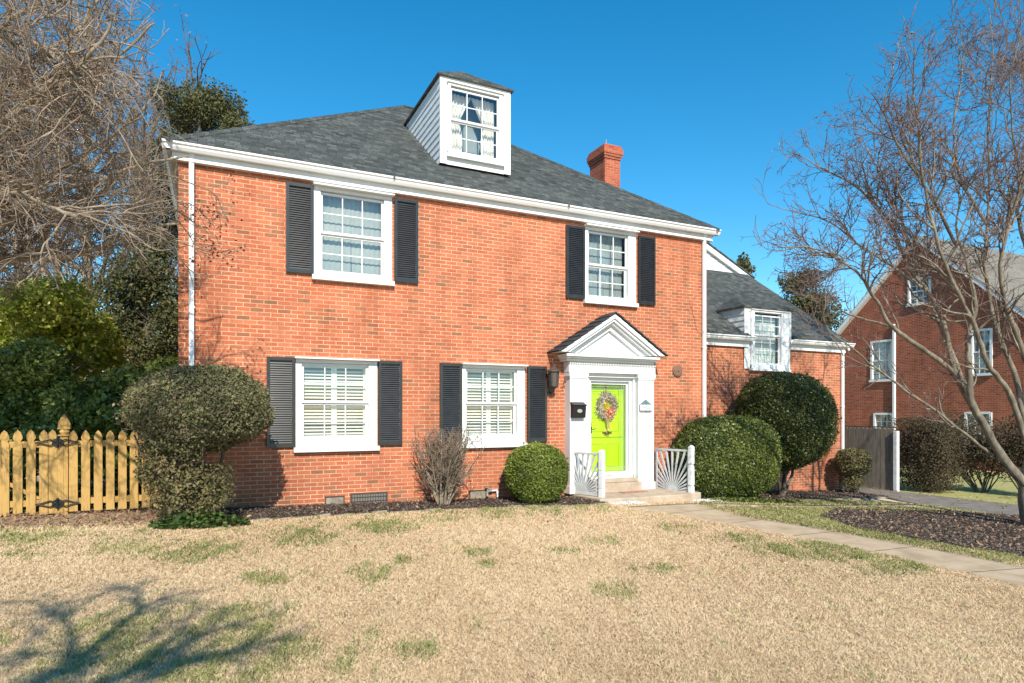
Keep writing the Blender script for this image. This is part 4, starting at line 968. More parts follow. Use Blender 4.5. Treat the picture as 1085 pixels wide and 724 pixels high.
for i, x in enumerate(gx): picket(gt, U(x, -.05), .12, 1.36, .056)
MB().box(U(61.5), U(68), -.052, -.032, .12, 1.12).build('hinge_board', PINEW, gt)
for z, zo in ((1.17, 1), (.27, 1)):
    cx_ = U(61, -.08); m = MB(); y = -.078
    for s_ in (-1, 1):
        for sg in (1, -1): m.tube([(cx_+s_*.02, y, z), (cx_+s_*.09, y, z+sg*.045), (cx_+s_*.19, y, z+sg*.016), (cx_+s_*.27, y, z)], [.012, .010, .009, .012], 6)
        m.prism([(cx_, y-.004, z-.07), (cx_+s_*.07, y-.004, z-.035), (cx_+s_*.07, y-.004, z+.035), (cx_, y-.004, z+.07)][::(1 if s_ > 0 else -1)], (0, .012, 0))
    m.tube([(cx_, y-.006, z-.08), (cx_, y-.006, z+.08)], .014, 8)
    m.build('hinge', IRONB, gt)

# ------------------------------------------------------------------ weathered board fence on the right
bf = root('board_fence', 'weathered grey vertical board fence beyond the driveway, with a white end post', 'fence', (18.7, .6, -.7))
FZ = -.70
y = .62; i = 0
while y < 7.0:
    h = 1.16+(rng.random()-.5)*.03
    MB().prism([(18.60, y, FZ), (18.60, y+.125, FZ), (18.60, y+.125, h-.03), (18.60, y+.10, h), (18.60, y+.025, h), (18.60, y, h-.03)], (.018+.006*rng.random(), 0, 0)).build('board', GREYW, bf); y += .137
MB().box(18.625, 18.665, .55, 7.0, 1.165, 1.205).build('top_rail', BARKD, bf); MB().box(18.63, 18.67, .6, 7.0, .75, .84).build('rail', GREYW, bf); MB().box(18.63, 18.67, .6, 7.0, -.45, -.36).build('rail', GREYW, bf)
MB().box(18.54, 18.66, .48, .60, FZ-.1, 1.08).build('end_post', WHITE2, bf, bevel=.01)

# ------------------------------------------------------------------ neighbour's house
UN = 28.48; NG = -.72
nb_ = root('neighbour_house', 'darker red brick house with a steep gable beyond the board fence', 'house', (UN, 6, NG))
def nv(x): return (741.7*28/(x-223.5)-12.01)/CA+CAM[1]
def nz(x, y): return 1.6+(438-y)*(741.7*28/(x-223.5))/F
yb, ya, yf = nv(885.5), nv(973), nv(885.5); yf = 2*ya-yb; ze, za = 5.48, 9.35
NW = [(nv(985.5), nv(962), nz(973, 322), nz(973, 295)), (nv(945.5), nv(922.5), nz(934, 403), nz(934, 361)), (nv(1050.5), nv(1028.5), nz(1040, 396.5), nz(1040, 349)),
      (nv(946), nv(925.5), nz(936, 470), nz(936, 438)), (nv(1050), nv(1022), nz(1036, 482), nz(1036, 437))]
m = MB()
as_ = sorted({yf, yb}|{h[0] for h in NW}|{h[1] for h in NW}); zs_ = sorted({NG-.2, ze}|{h[2] for h in NW if h[3] < ze}|{h[3] for h in NW if h[3] < ze})
for i in range(len(as_)-1):
    for j in range(len(zs_)-1):
        am, zm_ = (as_[i]+as_[i+1])/2, (zs_[j]+zs_[j+1])/2
        if any(h[0] < am < h[1] and h[2] < zm_ < h[3] for h in NW): continue
        m.add([(UN, as_[i], zs_[j]), (UN, as_[i+1], zs_[j]), (UN, as_[i+1], zs_[j+1]), (UN, as_[i], zs_[j+1])], [(3, 2, 1, 0)])
h = NW[0]; zr_ = lambda y: ze+(za-ze)*(1-abs(y-ya)/(yb-ya))
for (a_, b_) in ((yf, h[0]), (h[1], yb)):
    m.add([(UN, a_, ze), (UN, b_, ze), (UN, b_, zr_(b_)), (UN, a_, zr_(a_))], [(3, 2, 1, 0)])
m.add([(UN, h[0], ze), (UN, h[1], ze), (UN, h[1], h[2]), (UN, h[0], h[2])], [(3, 2, 1, 0)])
m.add([(UN, h[0], h[3]), (UN, h[1], h[3]), (UN, h[1], zr_(h[1])), (UN, ya, za), (UN, h[0], zr_(h[0]))], [(4, 3, 2, 1, 0)])
m.add([(UN, yf, NG-.2), (UN+11, yf, NG-.2), (UN+11, yf, ze), (UN, yf, ze)], [(0, 1, 2, 3)]); m.add([(UN+11, yf, NG-.2), (UN+11, yb, NG-.2), (UN+11, yb, ze), (UN+11, ya, za), (UN+11, yf, ze)], [(0, 1, 2, 3, 4)])
m.add([(UN, yb, NG-.2), (UN+11, yb, NG-.2), (UN+11, yb, ze), (UN, yb, ze)], [(3, 2, 1, 0)])
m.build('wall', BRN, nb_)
m = MB(); m.box(UN+.9, UN+1.0, yf+.05, yb-.05, NG, ze); m.build('interior_wall', ROOMDARK, nb_)
o = .30; m = MB(); k = (za-ze)/(yb-ya)
m.add([(UN-o, yf-.35, ze-.35*k), (UN+11.3, yf-.35, ze-.35*k), (UN+11.3, ya, za+.05), (UN-o, ya, za+.05)], [(0, 1, 2, 3)]); m.add([(UN-o, yb+.35, ze-.35*k), (UN+11.3, yb+.35, ze-.35*k), (UN+11.3, ya, za+.05), (UN-o, ya, za+.05)], [(3, 2, 1, 0)])
m.build('roof', SHN, nb_)
m = MB()
for ye in (yf-.35, yb+.35):
    m.prism([(UN-o+.02, ye, ze-.35*k-.02), (UN-o+.02, ya, za+.03), (UN-o+.02, ya, za-.2), (UN-o+.02, ye, ze-.35*k-.25)], (.06, 0, 0))
    m.prism([(UN-o+.082, ye, ze-.35*k-.18), (UN-o+.082, ya, za-.13), (UN-o+.082, ya, za-.16), (UN-o+.082, ye, ze-.35*k-.21)], (.22, 0, 0))
m.build('rake_board', WHITE2, nb_)
for i, (a_, b_, z0, z1) in enumerate(NW):
    f = .07; m = MB(); x0, x1 = UN-.05, UN+.10
    m.box(x0, x1, a_-.02, a_+f, z0, z1); m.box(x0, x1, b_-f, b_+.02, z0, z1); m.box(x0-.001, x1, a_+f, b_-f, z1-f, z1+.02); m.box(x0-.05, x1, a_-.06, b_+.06, z0-.07, z0+.03)
    zm_ = (z0+z1)/2; m.box(x0+.05, x1-.02, a_+f, b_-f, zm_-.025, zm_+.025)
    for q in (1, 2): yq = a_+f+(b_-a_-2*f)*q/3; m.box(x0+.07, x1-.03, yq-.01, yq+.01, z0+.03, z1-f)
    for zq in ((z0+zm_)/2, (z1+zm_)/2-.03): m.box(x0+.071, x1-.031, a_+f, b_-f, zq-.01, zq+.01)
    wn = m.build('window', WHITE2, nb_)
    MB().add([(UN+.05, a_+f, z0), (UN+.05, b_-f, z0), (UN+.05, b_-f, z1), (UN+.05, a_+f, z1)], [(3, 2, 1, 0)]).build('pane', GLASS, wn)
    drape(wn, 0, 0, 0, 0, 0, GREYCURT) if False else None
    MB().box(UN+.2, UN+.22, a_, b_, z0, z1-(z1-z0)*(.0 if i != 0 else .6)).build('window_shade', GREYCURT if i != 1 else CURTAIN, wn)
dy_ = nv(947.5); m = MB(); m.box(UN-.11, UN-.02, dy_-.05, dy_+.05, NG, nz(947, 348)); m.tube([(UN-.07, dy_, nz(947, 348)), (UN-.05, dy_+.03, nz(947, 344))], .06, 8); m.build('downspout', GUTTER, nb_)
m = MB(); m.box(UN-.35, UN+11, yf-.48, yf-.36, ze-.45*k-.08, ze-.45*k+.03); m.build('gutter', GUTTER, nb_)

# ------------------------------------------------------------------ shrubs
def proj(p):
    r = np.asarray(p)-CAM; X = r[..., 0]*CA-r[..., 1]*SA; Z = r[..., 0]*SA+r[..., 1]*CA
    return 542.5+F*X/Z, 438-F*r[..., 2]/Z, Z
def stems(par, base, targets, r0, m, name='stem', wob=.12, seg=7, sides=7, each=True, r1=.012):
    for k, tg in enumerate(targets):
        b = np.array(base, float)+np.array([*(rng.standard_normal(2)*.05), 0]); t = np.array(tg, float)
        pts = np.linspace(b, t, seg); pts[1:-1] += rng.standard_normal((seg-2, 3))*wob*np.linalg.norm(t-b)/seg
        tb = TB(); tb.tube(pts, np.linspace(r0, r1, seg), sides); tb.build(name, m, par)
def leafobj(name, parts, m, par):
    V, Q, t = merge(*parts); return finish(name, V, Q, m, par, tint=t)
# dome shrub on the left house corner: mushroom crown over open stems, leaves spilling down its foot
g0 = float(gz(.3))
ds = root('dome_shrub', 'tall mushroom-shaped olive-brown shrub hiding the left corner of the brick house', 'shrub', (.28, -1.25, g0))
leafobj('crown', [blob((.36, -1.22, 1.66), (.93, .90, .64), 52000, .038, .09, 2.2, zcut=1.02, seed=3, shell=.32, gaps=.35),
                  blob((.18, -1.25, 1.18), (.55, .55, .24), 3500, .040, .3, 2.0, seed=4, shell=.5, core=False)], LF_DOME, ds)
leafobj('lower_foliage', [blob((.02, -1.45, .62), (.36, .38, .55), 6500, .045, .35, 2.0, zcut=.1, seed=5, shell=.9, core=False, gaps=.5),
                          blob((.42, -1.4, .48), (.36, .38, .44), 6000, .042, .35, 2.0, zcut=.08, seed=6, shell=.9, core=False, gaps=.5),
                          blob((-.2, -1.25, .9), (.28, .35, .40), 2600, .042, .2, 2.0, seed=7, shell=.7, core=False)], LF_DRY, ds)
stems(ds, (.2, -1.25, g0-.05), [(-.35, -1.3, 1.35), (-.1, -1.5, 1.4), (.2, -1.1, 1.5), (.5, -1.3, 1.4), (.75, -1.1, 1.35), (.1, -1.0, 1.4), (-.5, -1.1, 1.3), (.4, -1.6, 1.3)], .05, BARKD)
tb = TB()
for _ in range(900):
    p = np.array([.3, -1.22, 1.6])+unit(rng.standard_normal(3)+(0, -.6, .2))*np.array([.95, .9, .6])*(.85+.2*rng.random()); q = wander(p, unit(p-np.array([.3, -1.2, 1.3]))+rng.standard_normal(3)*.5, .10, 3, .3); tb.tube(q, [.004, .003, .0025, .002], 3)
tb.build('twigs', BARKT, ds)
# round boxwood
bc = U(568.5, -.72); g1 = float(gz(bc))
bx_ = root('round_boxwood', 'small bright green ball-clipped boxwood between the window and the steps', 'shrub', (bc, -.72, g1))
leafobj('crown', [blob((bc, -.72, g1+.56), (.58, .56, .58), 30000, .034, .045, 2.35, zcut=g1+.02, seed=11, shell=.18)], LF_BOX, bx_)
stems(bx_, (bc, -.72, g1-.05), [(bc-.2, -.7, g1+.4), (bc+.2, -.75, g1+.4), (bc, -.6, g1+.5)], .03, BARKD)
# bare shrub
bsu = U(470, -.55); g2 = float(gz(bsu))
bs = root('bare_shrub', 'leafless grey-brown twiggy shrub standing against the brick between the two lower windows', 'shrub', (bsu, -.55, g2))
tbs = {'a': TB(), 'b': TB()}
for k in range(26):
    a_ = rng.random()*6.28; d = np.array([.30*math.cos(a_), .22*math.sin(a_), 1.2]); d[0] *= .4+.8*rng.random()
    q = wander((bsu+.07*math.cos(a_), -.55+.07*math.sin(a_), g2-.03), d, 1.35*(.8+.3*rng.random()), 9, .09, .02)
    rr_ = np.linspace(.020, .006, len(q)); tbs['a'].tube(q, rr_, 6)
    okf = lambda p: (abs(p[0]-bsu) < .50+.05*rng.standard_normal()) and p[2] < g2+1.50+.04*rng.standard_normal() and p[1] < -.05
    spawn(q, rr_, [dict(n=11, len=.42, ang=.55, wob=.16, up=.07, seg=5, sides=4, r=.008, rmin=.004, tb='a', t0=.2), dict(n=16, len=.20, ang=.7, wob=.2, up=.03, seg=3, sides=3, r=.005, rmin=.0026, tb='b', t0=.2), dict(n=14, len=.09, ang=.8, wob=.25, up=.02, seg=2, sides=3, r=.0035, rmin=.002, tb='b', t0=.3)], tbs, 0, [], okf)
tbs['a'].build('stems', BARKL, bs); tbs['b'].build('twigs', BARKT, bs)
# big clipped hedge right of the steps
hg = float(gz(10.7))
hd = root('clipped_hedge', 'wide rounded clipped green hedge right of the front steps', 'hedge', (10.99, -.6, hg))
leafobj('crown', [blob((10.99, -.60, .62), (1.36, .56, .92), 80000, .042, .04, 2.9, zcut=hg, seed=21, shell=.15)], LF_HEDGE, hd)
# large round shrub in front of the wing
rc = U(832, -.05); rg_ = float(gz(rc))
rs_ = root('round_shrub', 'large dark green ball-shaped shrub under the right wing window', 'shrub', (rc, -.05, rg_))
leafobj('crown', [blob((rc, -.02, 1.42), (1.17, 1.08, 1.22), 80000, .045, .05, 2.25, seed=31, shell=.2)], LF_ROUND, rs_)
stems(rs_, (rc-.2, -.1, rg_-.05), [(rc-.5, -.2, .6), (rc+.1, 0, .6), (rc+.5, -.1, .7), (rc-.1, -.4, .6)], .06, BARKD)
# small shrub on the wing corner
sc_ = U(904, .55); sg_ = float(gz(sc_))
ss = root('small_corner_shrub', 'small yellowish-green shrub at the right wing corner by the downspout', 'shrub', (sc_, .55, sg_))
leafobj('crown', [blob((sc_, .55, .22), (.44, .42, .40), 7500, .05, .09, 2.6, seed=41, shell=.4, core=False), blob((sc_-.05, .55, -.28), (.30, .30, .30), 2600, .045, .15, 2.2, seed=42, shell=.8, core=False)], LF_DRY, ss)
stems(ss, (sc_, .55, sg_-.05), [(sc_-.2, .5, .1), (sc_+.2, .6, .1), (sc_, .4, .2), (sc_+.05, .7, .2)], .022, BARKD)
# hedges beside the neighbour's drive
def rp_(x, u): # point with lateral u seen at column x
    Z = 741.7*(u-CAM[0])/(x-223.5); return (Z-(u-CAM[0])*SA)/CA+CAM[1]
v1 = rp_(977, 19.2)
nh = root('square_clipped_hedge', 'brown-leaved square clipped hedge standing right beside the white fence post', 'hedge', (19.3, v1, NG))
leafobj('crown', [blob((19.35, v1, .42), (.55, .80, 1.0), 30000, .05, .06, 8.0, zcut=-.62, seed=51, shell=.6, core=False, gaps=.25)], LF_BROWNB, nh)
stems(nh, (19.3, v1, NG), [(19.2, v1+.4, 1), (19.4, v1-.4, 1), (19.2, v1-.1, 1.1), (19.3, v1+.2, 1.1), (19.2, v1-.5, .7), (19.3, v1+.55, .6)], .03, BARKD)
def twiggy_bush(x, u, H, W, name_lab, seed, n=9000):
    v = rp_(x, u); r = root('twiggy_bush', name_lab, 'bush', (u, v, NG), 'twiggy brown bushes along the neighbour\'s drive')
    leafobj('foliage', [blob((u, v, NG+H*.62), (W*.7, W, H*.42), n, .055, .14, 2.3, seed=seed, shell=.95, core=False, gaps=.2)], LF_BROWNB, r)
    tbs = {'a': TB()}
    for k in range(16):
        a_ = rng.random()*6.28; q = wander((u+.1*math.cos(a_), v+.1*math.sin(a_), NG-.03), (.5*math.cos(a_), .6*math.sin(a_), 1), H*.9, 7, .12, .03); rr = np.linspace(.022, .007, 8); tbs['a'].tube(q, rr, 5)
        spawn(q, rr, [dict(n=8, len=.5, ang=.7, wob=.2, up=.05, seg=4, sides=3, r=.009, rmin=.004, tb='a', t0=.25), dict(n=10, len=.25, ang=.7, wob=.2, up=.05, seg=3, sides=3, r=.006, rmin=.004, tb='a')], tbs, 0, [])
    tbs['a'].build('stems', BARKD, r)
twiggy_bush(1040, 20.6, 2.1, 1.05, 'twiggy brown bush with bare lower stems, just right of the square hedge', 61)
twiggy_bush(1090, 20.6, 2.2, .9, 'twiggy brown bush at the right picture edge behind the myrtle trunk', 62)
twiggy_bush(1000, 23.5, 2.3, 1.2, 'taller twiggy brown bush against the neighbour\'s brick wall', 63, 7000)

# ground ivy and pebbles at the foot of things
def ground_leaves(name, lab, cat, cu, cv, ru, rv, n, size, m, h=.12, seed=0):
    a_ = rng.random(n)*6.28; r = np.sqrt(rng.random(n)); P = np.stack([cu+ru*r*np.cos(a_), cv+rv*r*np.sin(a_), np.zeros(n)], 1)
    P[:, 2] = gz(P[:, 0])+.03+h*rng.random(n)*(1-r*.6)
    nn = np.tile([0, 0, 1.], (n, 1)); V, Q, t = leaves(P, size, nrm=nn, flat=.55, aspect=1.2)
    o = finish(name, V, Q, m, None, tint=t); return tag(o, lab, None, None, 'stuff')
ground_leaves('ground_ivy', 'bright green ivy at the foot of the dome-shaped shrub', 'ivy', .35, -1.68, .62, .26, 1100, .055, LF_IVY, .22)
ground_leaves('yard_ivy', 'dark ivy carpeting the ground behind the picket fence', 'ivy', -3.6, 1.9, 4.2, 1.7, 16000, .09, LF_DARK, .30)
ground_leaves('ground_cover', 'low dark green creeping plants in front of the clipped hedge', 'ground cover', 11.2, -1.22, 1.4, .20, 3000, .05, LF_HEDGE, .10)

# ------------------------------------------------------------------ trees
def finish_tree(r, tbs, names):
    for k, nm, m in names:
        if tbs[k].n: tbs[k].build(nm, m, r)
def limb(tb, pts, r0, r1, sides=9, sub=5, wob=.03, ex=.85):
    pts = np.array(pts, float); n = len(pts); t = np.linspace(0, n-1, (n-1)*sub+1); i = np.clip(t.astype(int), 0, n-2); f = (t-i)[:, None]
    P0 = pts[np.clip(i-1, 0, n-1)]; P1 = pts[i]; P2 = pts[i+1]; P3_ = pts[np.clip(i+2, 0, n-1)]
    q = .5*((2*P1)+(-P0+P2)*f+(2*P0-5*P1+4*P2-P3_)*f**2+(-P0+3*P1-3*P2+P3_)*f**3)
    L_ = np.linalg.norm(np.diff(pts, axis=0), axis=1).sum()
    w_ = np.cumsum(rng.standard_normal(q.shape), 0)*wob*L_/len(q)*.5; w_[0] = 0; w_ -= np.linspace(0, 1, len(q))[:, None]*w_[-1]*.6; q = q+w_
    r = np.linspace(1, 0, len(q))**ex*(r0-r1)+r1; r = r*(1+.06*rng.standard_normal(len(r))); tb.tube(q, r, sides); return q, r
def knot_tips(tips, n, size, m, name, par, spread=.05, frac=1.0):
    P = np.array([t for t in tips if rng.random() < frac])
    if not len(P): return
    P = np.repeat(P, n, 0)+rng.standard_normal((len(P)*n, 3))*spread; V, Q, t = leaves(P, size, aspect=1.3); finish(name, V, Q, m, par, tint=t)
# crape myrtle on the right
def right_tree():
    base = P3(1092, 557, 11.8); base[2] = gz(base[0])-.05
    r = root('smooth_barked_tree', 'multi-stemmed leafless tree with smooth mottled bark and seed heads at the right edge', 'tree', base)
    tbs = {k: TB() for k in 'abcd'}; S = 11.8
    def pl(lst, ds=0.0, s0=S): n = len(lst); return [P3(x, y, s0+ds*i/(n-1)) for i, (x, y) in enumerate(lst)]
    limb(tbs['a'], [base, P3(1089, 535, S), P3(1089, 515, S), P3(1093, 490, S)], .16, .12, 12)
    limb(tbs['a'], [base+(.25, .1, 0), P3(1110, 500, 12), P3(1120, 440, 12.2), P3(1112, 380, 12.3)], .13, .09, 12)
    Ls = [([(1087, 515), (1058, 479), (1041, 450), (1028, 424), (1026, 392), (1025, 355), (1034, 320), (1028, 285), (1014, 245), (1016, 205), (1000, 160)], .125, -.5),
          ([(1028, 426), (1010, 396), (981, 373), (945, 347), (925, 315), (908, 290), (880, 270), (850, 262), (822, 268)], .085, -1.3),
          ([(1052, 482), (1022, 460), (992, 437), (955, 413), (922, 388), (900, 368), (878, 350), (868, 325)], .05, -1.4),
          ([(1041, 450), (1013, 400), (1003, 350), (985, 310), (962, 280), (940, 230), (908, 196), (879, 179), (850, 165), (832, 160)], .08, .8),
          ([(1028, 424), (1008, 375), (990, 330), (978, 290), (962, 250), (948, 215), (925, 175), (905, 135)], .075, 1.2),
          ([(1093, 490), (1071, 420), (1045, 385), (1030, 345), (1008, 300), (990, 255), (975, 190), (970, 130), (966, 85), (970, 35)], .085, -1.6),
          ([(1093, 490), (1085, 440), (1078, 400), (1062, 360), (1052, 320), (1045, 280), (1048, 235), (1050, 180), (1047, 120), (1052, 50), (1048, 5)], .09, .5),
          ([(1100, 480), (1098, 420), (1085, 370), (1066, 320), (1060, 280), (1072, 230), (1082, 190), (1074, 140), (1070, 90), (1080, 40)], .08, -1.0),
          ([(1112, 380), (1100, 320), (1090, 270), (1078, 215), (1090, 150), (1085, 80), (1075, 10)], .085, 1.5),
          ([(1112, 380), (1130, 300), (1140, 220), (1125, 140), (1130, 60)], .09, 0),
          ([(1112, 380), (1160, 320), (1200, 260), (1225, 190), (1240, 120)], .08, 1),
          ([(1100, 420), (1140, 380), (1190, 340), (1250, 310), (1300, 260)], .07, -1.5),
          ([(985, 310), (955, 290), (915, 262), (880, 235), (845, 225), (815, 215)], .045, .6),
          ([(1014, 260), (990, 215), (955, 160), (938, 120), (915, 90)], .05, -.9),
          ([(1048, 240), (1020, 190), (1012, 130), (1020, 70), (1008, 30)], .05, .9),
          ([(945, 347), (905, 335), (870, 318), (840, 310)], .035, -.5)]
    tips = []
    def ok(p):
        x, y, _ = proj(p); 
        edge = np.interp(y, [-60, 0, 40, 90, 140, 180, 260, 330, 400, 450], [1010, 980, 930, 890, 840, 815, 795, 830, 880, 960])
        if y > 285 and x > 900 and rng.random() < .42: return False
        return x > edge+rng.standard_normal()*14 and y > -80 and y < 440
    for pts, r0, ds in Ls:
        q, rr = limb(tbs['b'], pl(pts, ds*1.1-.5), r0*.66, .006, 9, 6, .11, 1.2)
        spawn(q, rr, [dict(n=3.6, len=1.15, ang=.62, wob=.20, up=.09, seg=9, sides=5, r=.021, rmin=.006, tb='b', t0=.20),
                      dict(n=6.8, len=.60, ang=.7, wob=.22, up=.04, seg=6, sides=4, r=.011, rmin=.005, tb='c', t0=.15),
                      dict(n=9, len=.30, ang=.8, wob=.26, up=.02, seg=4, sides=3, r=.0062, rmin=.0044, tb='c', t0=.15),
                      dict(n=7, len=.15, ang=.8, wob=.3, up=.02, seg=2, sides=3, r=.0045, rmin=.0036, tb='c', t0=.2)], tbs, 0, tips, ok)
    finish_tree(r, tbs, [('a', 'trunk', BARKM), ('b', 'limbs', BARKM), ('c', 'twigs', BARKR)])
    knot_tips(tips, 3, .032, LF_SEED, 'seed_heads', r, .035, .16)
right_tree()
def left_tree():
    base = np.array([-4.3, -.4, .05])
    r = root('dense_bare_tree', 'dense leafless tree with tangled light tan branches filling the upper left, over the fence', 'tree', base)
    tbs = {k: TB() for k in 'abcd'}; tips = []
    limb(tbs['a'], [base, base+(0.05, 0, .8), base+(.1, 0, 1.6), base+(.2, -.05, 2.3)], .20, .14, 12)
    c0 = base+np.array([.1, 0, 1.5])
    def px(l): return [c0]+[P3(*q) for q in l]
    Ls = [([(-80, 330, 8), (0, 277, 8), (60, 272, 7.9), (105, 262, 7.8), (150, 244, 7.7), (185, 236, 7.7)], .085),
          ([(-70, 290, 7.8), (0, 218, 7.6), (60, 182, 7.4), (110, 150, 7.2), (155, 112, 7.0)], .08),
          ([(-90, 200, 8), (-20, 120, 8), (40, 60, 8), (90, 15, 8), (120, -50, 8)], .08),
          ([(-100, 150, 8.3), (-60, 20, 8.5), (-20, -80, 8.5), (20, -140, 8.6)], .08),
          ([(-60, 290, 7.9), (0, 243, 7.6), (50, 205, 7.4), (110, 192, 7.2), (160, 176, 7.2), (200, 168, 7.3)], .06),
          ([(-110, 260, 7.2), (-50, 180, 6.6), (30, 120, 6.1), (90, 70, 5.8), (120, 30, 5.7)], .07),
          ([(-60, 260, 8.4), (10, 190, 8.7), (55, 110, 8.9), (85, 45, 9), (105, -30, 9)], .07),
          ([(-60, 330, 8.6), (30, 260, 9.4), (90, 215, 10), (140, 165, 10.3), (170, 120, 10.4)], .06),
          ([(-100, 240, 6.8), (-40, 200, 6.2), (20, 210, 5.8), (70, 235, 5.6), (110, 230, 5.5)], .05),
          ([(-60, 210, 7.6), (0, 100, 7.4), (70, 95, 7.2), (130, 60, 7.0), (165, 25, 6.9)], .06),
          ([(-80, 150, 7.2), (-10, 50, 7), (50, 10, 6.8), (100, -20, 6.7)], .06),
          ([(-60, 260, 8.9), (0, 150, 9.3), (80, 130, 9.7), (130, 100, 10)], .06),
          ([(-60, 300, 9), (40, 235, 9.4), (110, 240, 9.4), (165, 200, 9.4)], .05),
          ([(-90, 130, 6.3), (-20, 30, 6), (60, 60, 5.8), (110, 120, 5.7)], .05),
          ([(-200, 250, 8), (-300, 120, 8), (-380, 0, 8)], .08), ([(-200, 300, 7), (-330, 230, 6.3), (-450, 160, 6)], .07), ([(-230, 150, 9), (-300, 0, 10)], .08)]
    def ok(p):
        x, y, z = proj(p)
        edge = np.interp(y, [-60, 0, 60, 120, 150, 200, 250, 300, 330], [150, 160, 178, 190, 196, 196, 196, 165, 70])
        return x < edge+rng.standard_normal()*12 and y < 312 and (p[1] < -.15 or p[0] < -.2)
    for pts, r0 in Ls:
        q, rr = limb(tbs['b'], px(pts), r0*.66, .009, 8, 5, .10)
        spawn(q, rr, [dict(n=5.6, len=1.0, ang=.65, wob=.18, up=.02, seg=7, sides=5, r=.015, rmin=.006, tb='b', t0=.2),
                      dict(n=8.5, len=.55, ang=.7, wob=.2, up=.0, seg=5, sides=4, r=.0075, rmin=.004, tb='c', t0=.12),
                      dict(n=9.5, len=.28, ang=.75, wob=.25, up=-.01, seg=3, sides=3, r=.0046, rmin=.0034, tb='c', t0=.15),
                      dict(n=9, len=.13, ang=.8, wob=.3, up=0, seg=2, sides=3, r=.0036, rmin=.0028, tb='c', t0=.2)], tbs, 0, tips, ok)
    # sprays reaching in front of the brick, with a few dry leaves
    lt = []
    for pts in ([(160, 215, 7.6), (195, 240, 8.0), (215, 275, 8.2)], [(165, 225, 7.5), (200, 215, 8.0), (228, 240, 8.2)], [(150, 244, 7.7), (200, 260, 8.0), (232, 268, 8.3), (262, 258, 8.5)], [(150, 180, 7.4), (190, 190, 7.8), (225, 205, 8.1), (238, 222, 8.2)], [(160, 205, 7.4), (200, 232, 7.9), (225, 250, 8.1)], [(165, 240, 7.6), (200, 285, 8.1), (222, 297, 8.3)]):
        q, rr = limb(tbs['b'], [P3(*a_) for a_ in pts], .011, .004, 5, 5, .1)
        spawn(q, rr, [dict(n=9, len=.42, ang=.6, wob=.2, up=-.02, seg=4, sides=3, r=.0045, rmin=.003, tb='c', t0=.3), dict(n=10, len=.16, ang=.7, wob=.25, up=0, seg=3, sides=3, r=.0035, rmin=.0025, tb='c')], tbs, 0, lt, lambda p: proj(p)[0] < 262 and p[1] < -.25)
    finish_tree(r, tbs, [('a', 'trunk', BARKL), ('b', 'limbs', BARKL), ('c', 'twigs', BARKT)])
    knot_tips(lt, 3, .038, LF_RED, 'dry_leaves', r, .045, .9)
left_tree()
# the bare tree whose shadow lies on the lawn stands behind and left of the camera
def lawn_shadow_tree():
    base = np.array([-5.2, -14.6, .1])
    r = root('roadside_bare_tree', 'bare tree left of the photographer whose branch shadows fall across the lawn', 'tree', base)
    tbs = {k: TB() for k in 'abc'}
    def cast(x, y, t): p = G(x, y); q = np.array([p[0], p[1], gz(p[0])])+SUNP*t*1.65; return q
    limb(tbs['a'], [base, base+(.3, .1, 1.4), base+(.9, .4, 2.4)], .17, .12, 10)
    f = base+np.array([.9, .4, 2.4])
    for pts, r0 in (([(20, 735, 5.2), (80, 705, 5.2), (125, 668, 5.3), (160, 642, 5.4), (205, 628, 5.5)], .062), ([(80, 705, 5.2), (76, 668, 5.3), (55, 648, 5.4), (33, 638, 5.5)], .03),
                    ([(70, 745, 5.6), (140, 712, 5.6), (185, 690, 5.7), (235, 668, 5.8), (290, 652, 5.9)], .05), ([(125, 735, 6.2), (200, 705, 6.2), (250, 690, 6.3), (285, 672, 6.3)], .04), ([(10, 735, 5.4), (25, 690, 5.4), (60, 660, 5.5)], .025), ([(150, 655, 5.4), (150, 635, 5.4), (148, 622, 5.5)], .022), ([(160, 700, 5.9), (190, 672, 5.9), (200, 655, 5.9)], .03)):
        P = [cast(*a_) for a_ in pts]
        if pts[0][1] > 730: P = [f]+P
        q, rr = limb(tbs['b'], P, r0*1.0, .012, 8, 5, .015)
        t0 = .5 if pts[0][1] > 730 else .3
        spawn(q, rr, [dict(n=9, len=.55, ang=.6, wob=.2, up=0, seg=5, sides=4, r=.014, rmin=.007, tb='b', t0=t0), dict(n=11, len=.28, ang=.7, wob=.2, up=0, seg=4, sides=3, r=.008, rmin=.005, tb='c'), dict(n=9, len=.12, ang=.7, wob=.2, up=0, seg=2, sides=3, r=.006, rmin=.004, tb='c')], tbs, 0, [], lambda p: True)
    finish_tree(r, tbs, [('a', 'trunk', BARKM), ('b', 'limbs', BARKM), ('c', 'twigs', BARKR)])
lawn_shadow_tree()

